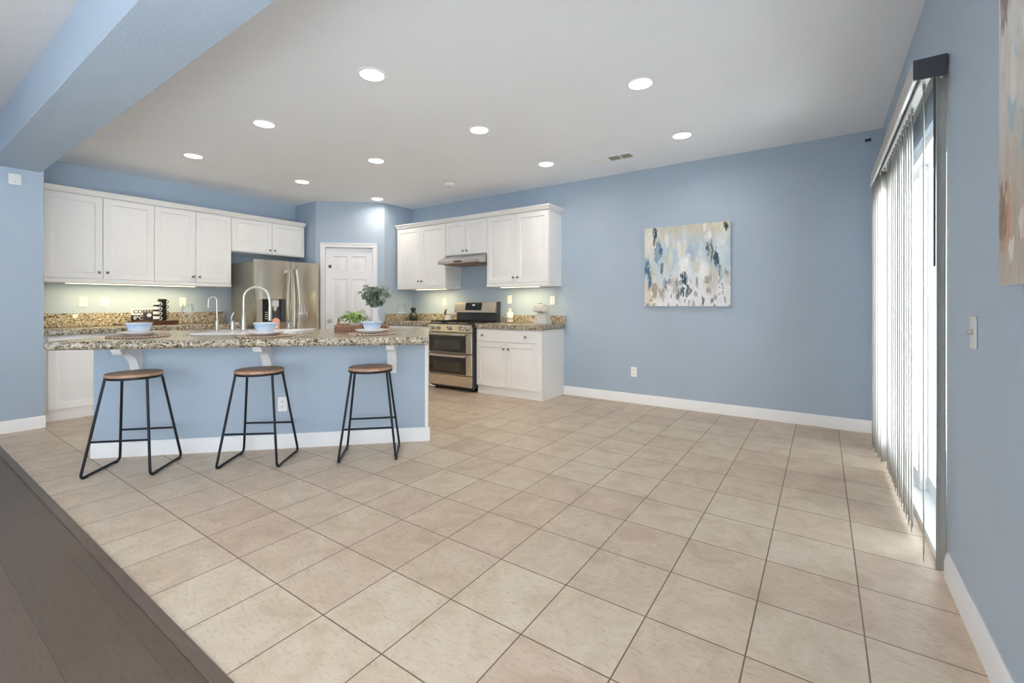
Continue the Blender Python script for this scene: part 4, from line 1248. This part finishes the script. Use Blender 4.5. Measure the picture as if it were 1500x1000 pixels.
BL, TE, DK, GY = L3(58, 104, 142), L3(44, 78, 96), L3(36, 46, 56), L3(134, 130, 122)
strokes_a = [
    (0.13, 0.92, 0.034, 0.10, TE, 1), (0.12, 0.82, 0.016, 0.06, DK, 0.7), (0.175, 0.68, 0.048, 0.15, BL, 1), (0.22, 0.46, 0.024, 0.10, TE, 0.9),
    (0.03, 0.49, 0.040, 0.15, BL, 1), (0.07, 0.35, 0.032, 0.14, BL, 1), (0.255, 0.29, 0.025, 0.07, TE, 0.85), (0.12, 0.20, 0.05, 0.09, GY, 0.7), (0.22, 0.16, 0.035, 0.08, GY, 0.7),
    (0.49, 0.33, 0.045, 0.10, TE, 1), (0.47, 0.18, 0.030, 0.08, TE, 0.95), (0.415, 0.145, 0.028, 0.06, DK, 0.85), (0.53, 0.17, 0.024, 0.08, TE, 0.85),
    (0.76, 0.74, 0.022, 0.13, TE, 0.95), (0.785, 0.70, 0.022, 0.12, TE, 0.9), (0.80, 0.62, 0.020, 0.08, TE, 0.9), (0.85, 0.57, 0.032, 0.12, TE, 1), (0.90, 0.41, 0.030, 0.10, DK, 0.85), (0.96, 0.39, 0.028, 0.06, GY, 0.9),
    (0.95, 0.955, 0.028, 0.05, DK, 1), (0.64, 0.29, 0.020, 0.06, GY, 0.9), (0.70, 0.07, 0.018, 0.07, DK, 0.85), (0.76, 0.19, 0.022, 0.04, GY, 0.8), (0.83, 0.11, 0.022, 0.04, GY, 0.7),
    (0.35, 0.30, 0.07, 0.06, GY, 0.45), (0.40, 0.21, 0.06, 0.07, GY, 0.5), (0.76, 0.32, 0.05, 0.06, L3(150, 140, 124), 0.75), (0.04, 0.03, 0.03, 0.03, DK, 0.7), (0.62, 0.14, 0.022, 0.04, GY, 0.7), (0.60, 0.03, 0.022, 0.04, GY, 0.6)]
rs = random.Random(33)
for _ in range(70):
    px_, py_ = rs.random(), rs.random() ** 1.8 * 0.42
    strokes_a.append((px_, py_, rs.uniform(0.008, 0.018), rs.uniform(0.012, 0.04), rs.choice((GY, DK, GY, L3(240, 240, 240))), rs.uniform(0.4, 0.8)))
for _ in range(40):
    strokes_a.append((rs.random(), rs.uniform(0.3, 1.0), rs.uniform(0.015, 0.04), rs.uniform(0.05, 0.12), rs.choice((L3(236, 236, 232), L3(196, 210, 216), L3(206, 196, 164))), rs.uniform(0.3, 0.6)))
painting('square abstract painting in blue, cream and white on the blue back wall', (-1.244, YB, 1.146), 0, 0.905, 0.892, strokes_a, wash_a, 230, 2)


def wash_b(x, y, f):
    c = lerp3(L3(196, 190, 182), L3(214, 208, 200), (y - 0.2) * 2)
    c = lerp3(c, L3(168, 150, 128), (0.35 - abs(y - 0.15)) * 2)
    c = lerp3(c, L3(214, 216, 214), (y - 0.6) * 2.4)
    return c


OR, SB, BR = L3(196, 140, 96), L3(150, 182, 192), L3(122, 100, 84)
rs = random.Random(21)
strokes_b = [(rs.random(), rs.random(), rs.uniform(0.02, 0.06), rs.uniform(0.04, 0.12), (OR, SB, BR, L3(226, 226, 222))[rs.randrange(4)], 0.8) for _ in range(46)]
painting('tall painting with orange and pale blue dabs cut off at the right edge', (XR, 1.385, 1.215), -PI / 2, 0.80, 0.92, strokes_b, wash_b, 110, 5)

# ------------------------------------------------------------------ vertical blind over the sliding door
t = thing('vertical_blind', 'white vertical blind hanging over the sliding glass door', 'blind', (XR, 2.603, 0))
VL = 2.145; VD = 0.115
MB().box(-VD, 0.012, 2.140, -VD + 0.008, VL, 2.224).box(-VD + 0.008, 0.012, 2.216, 0.0, VL, 2.224).box(-VD + 0.008, VL - 0.008, 2.134, 0, VL, 2.216).build('valance', 'valance', t, weld=False)
MB().box(-VD - 0.002, 0.0, 2.130, -VD + 0.010, VL, 2.1395).box(-VD, VL - 0.003, 2.130, -0.004, VL + 0.006, 2.222).build('valance_trim', 'vinyl', t, weld=False)
MB().box(-VD, 0.0, 2.136, -0.006, 0.011, 2.224, bev=0.001).build('end_cap', 'charcoal', t)
MB().box(-0.085, 0.02, 2.150, -0.050, VL - 0.02, 2.180, bev=0.003).build('headrail', 'greypaint', t)
rs = random.Random(9)


def slat(y, ang, x=-0.068, w_=0.089, z0=0.028, z1=2.128, twist=0.0, bow=0.010):
    m = MB(); N_, K = 6, 12
    rows = []
    for k in range(K + 1):
        z = z0 + (z1 - z0) * k / K
        a = ang + twist * math.sin(PI * k / K)
        row = []
        for i in range(N_ + 1):
            s = (i / N_ - 0.5) * w_; bw = bow * (1 - (2 * i / N_ - 1) ** 2)
            row.append((x + s * math.cos(a) - bw * math.sin(a), y + s * math.sin(a) + bw * math.cos(a), z))
        rows.append([m.bm.verts.new(p) for p in row])
    for k in range(K):
        for i in range(N_):
            m.bm.faces.new((rows[k][i], rows[k][i + 1], rows[k + 1][i + 1], rows[k + 1][i]))
    m.box(x - 0.005, y - 0.004, z1 - 0.004, x + 0.005, y + 0.004, 2.152)
    o = m.build('slat', 'slat', t, sharp=60, weld=False)
    sol = o.modifiers.new('thickness', 'SOLIDIFY'); sol.thickness = 0.0012
    return o


y = 0.41
while y < 1.50:
    slat(y, math.atan2(y + 2.603, 0.372) + rs.uniform(-0.075, -0.01), bow=0.0055)
    y += 0.086
for yy, aa in ((1.60, 0.9), (1.72, 0.6), (1.84, 0.3), (1.96, 0.3), (2.06, 0.2)):
    slat(yy, aa)
slat(0.105, 1.405, x=-0.066, bow=0.004)
slat(0.014, 0.15, x=-0.024, w_=0.036, twist=0.30, bow=0.006)
MB().tube([(-0.044, 0.020, 2.14), (-0.044, 0.020, 1.327)], 0.0042, 8).build('tilt_wand', 'charcoal', t)
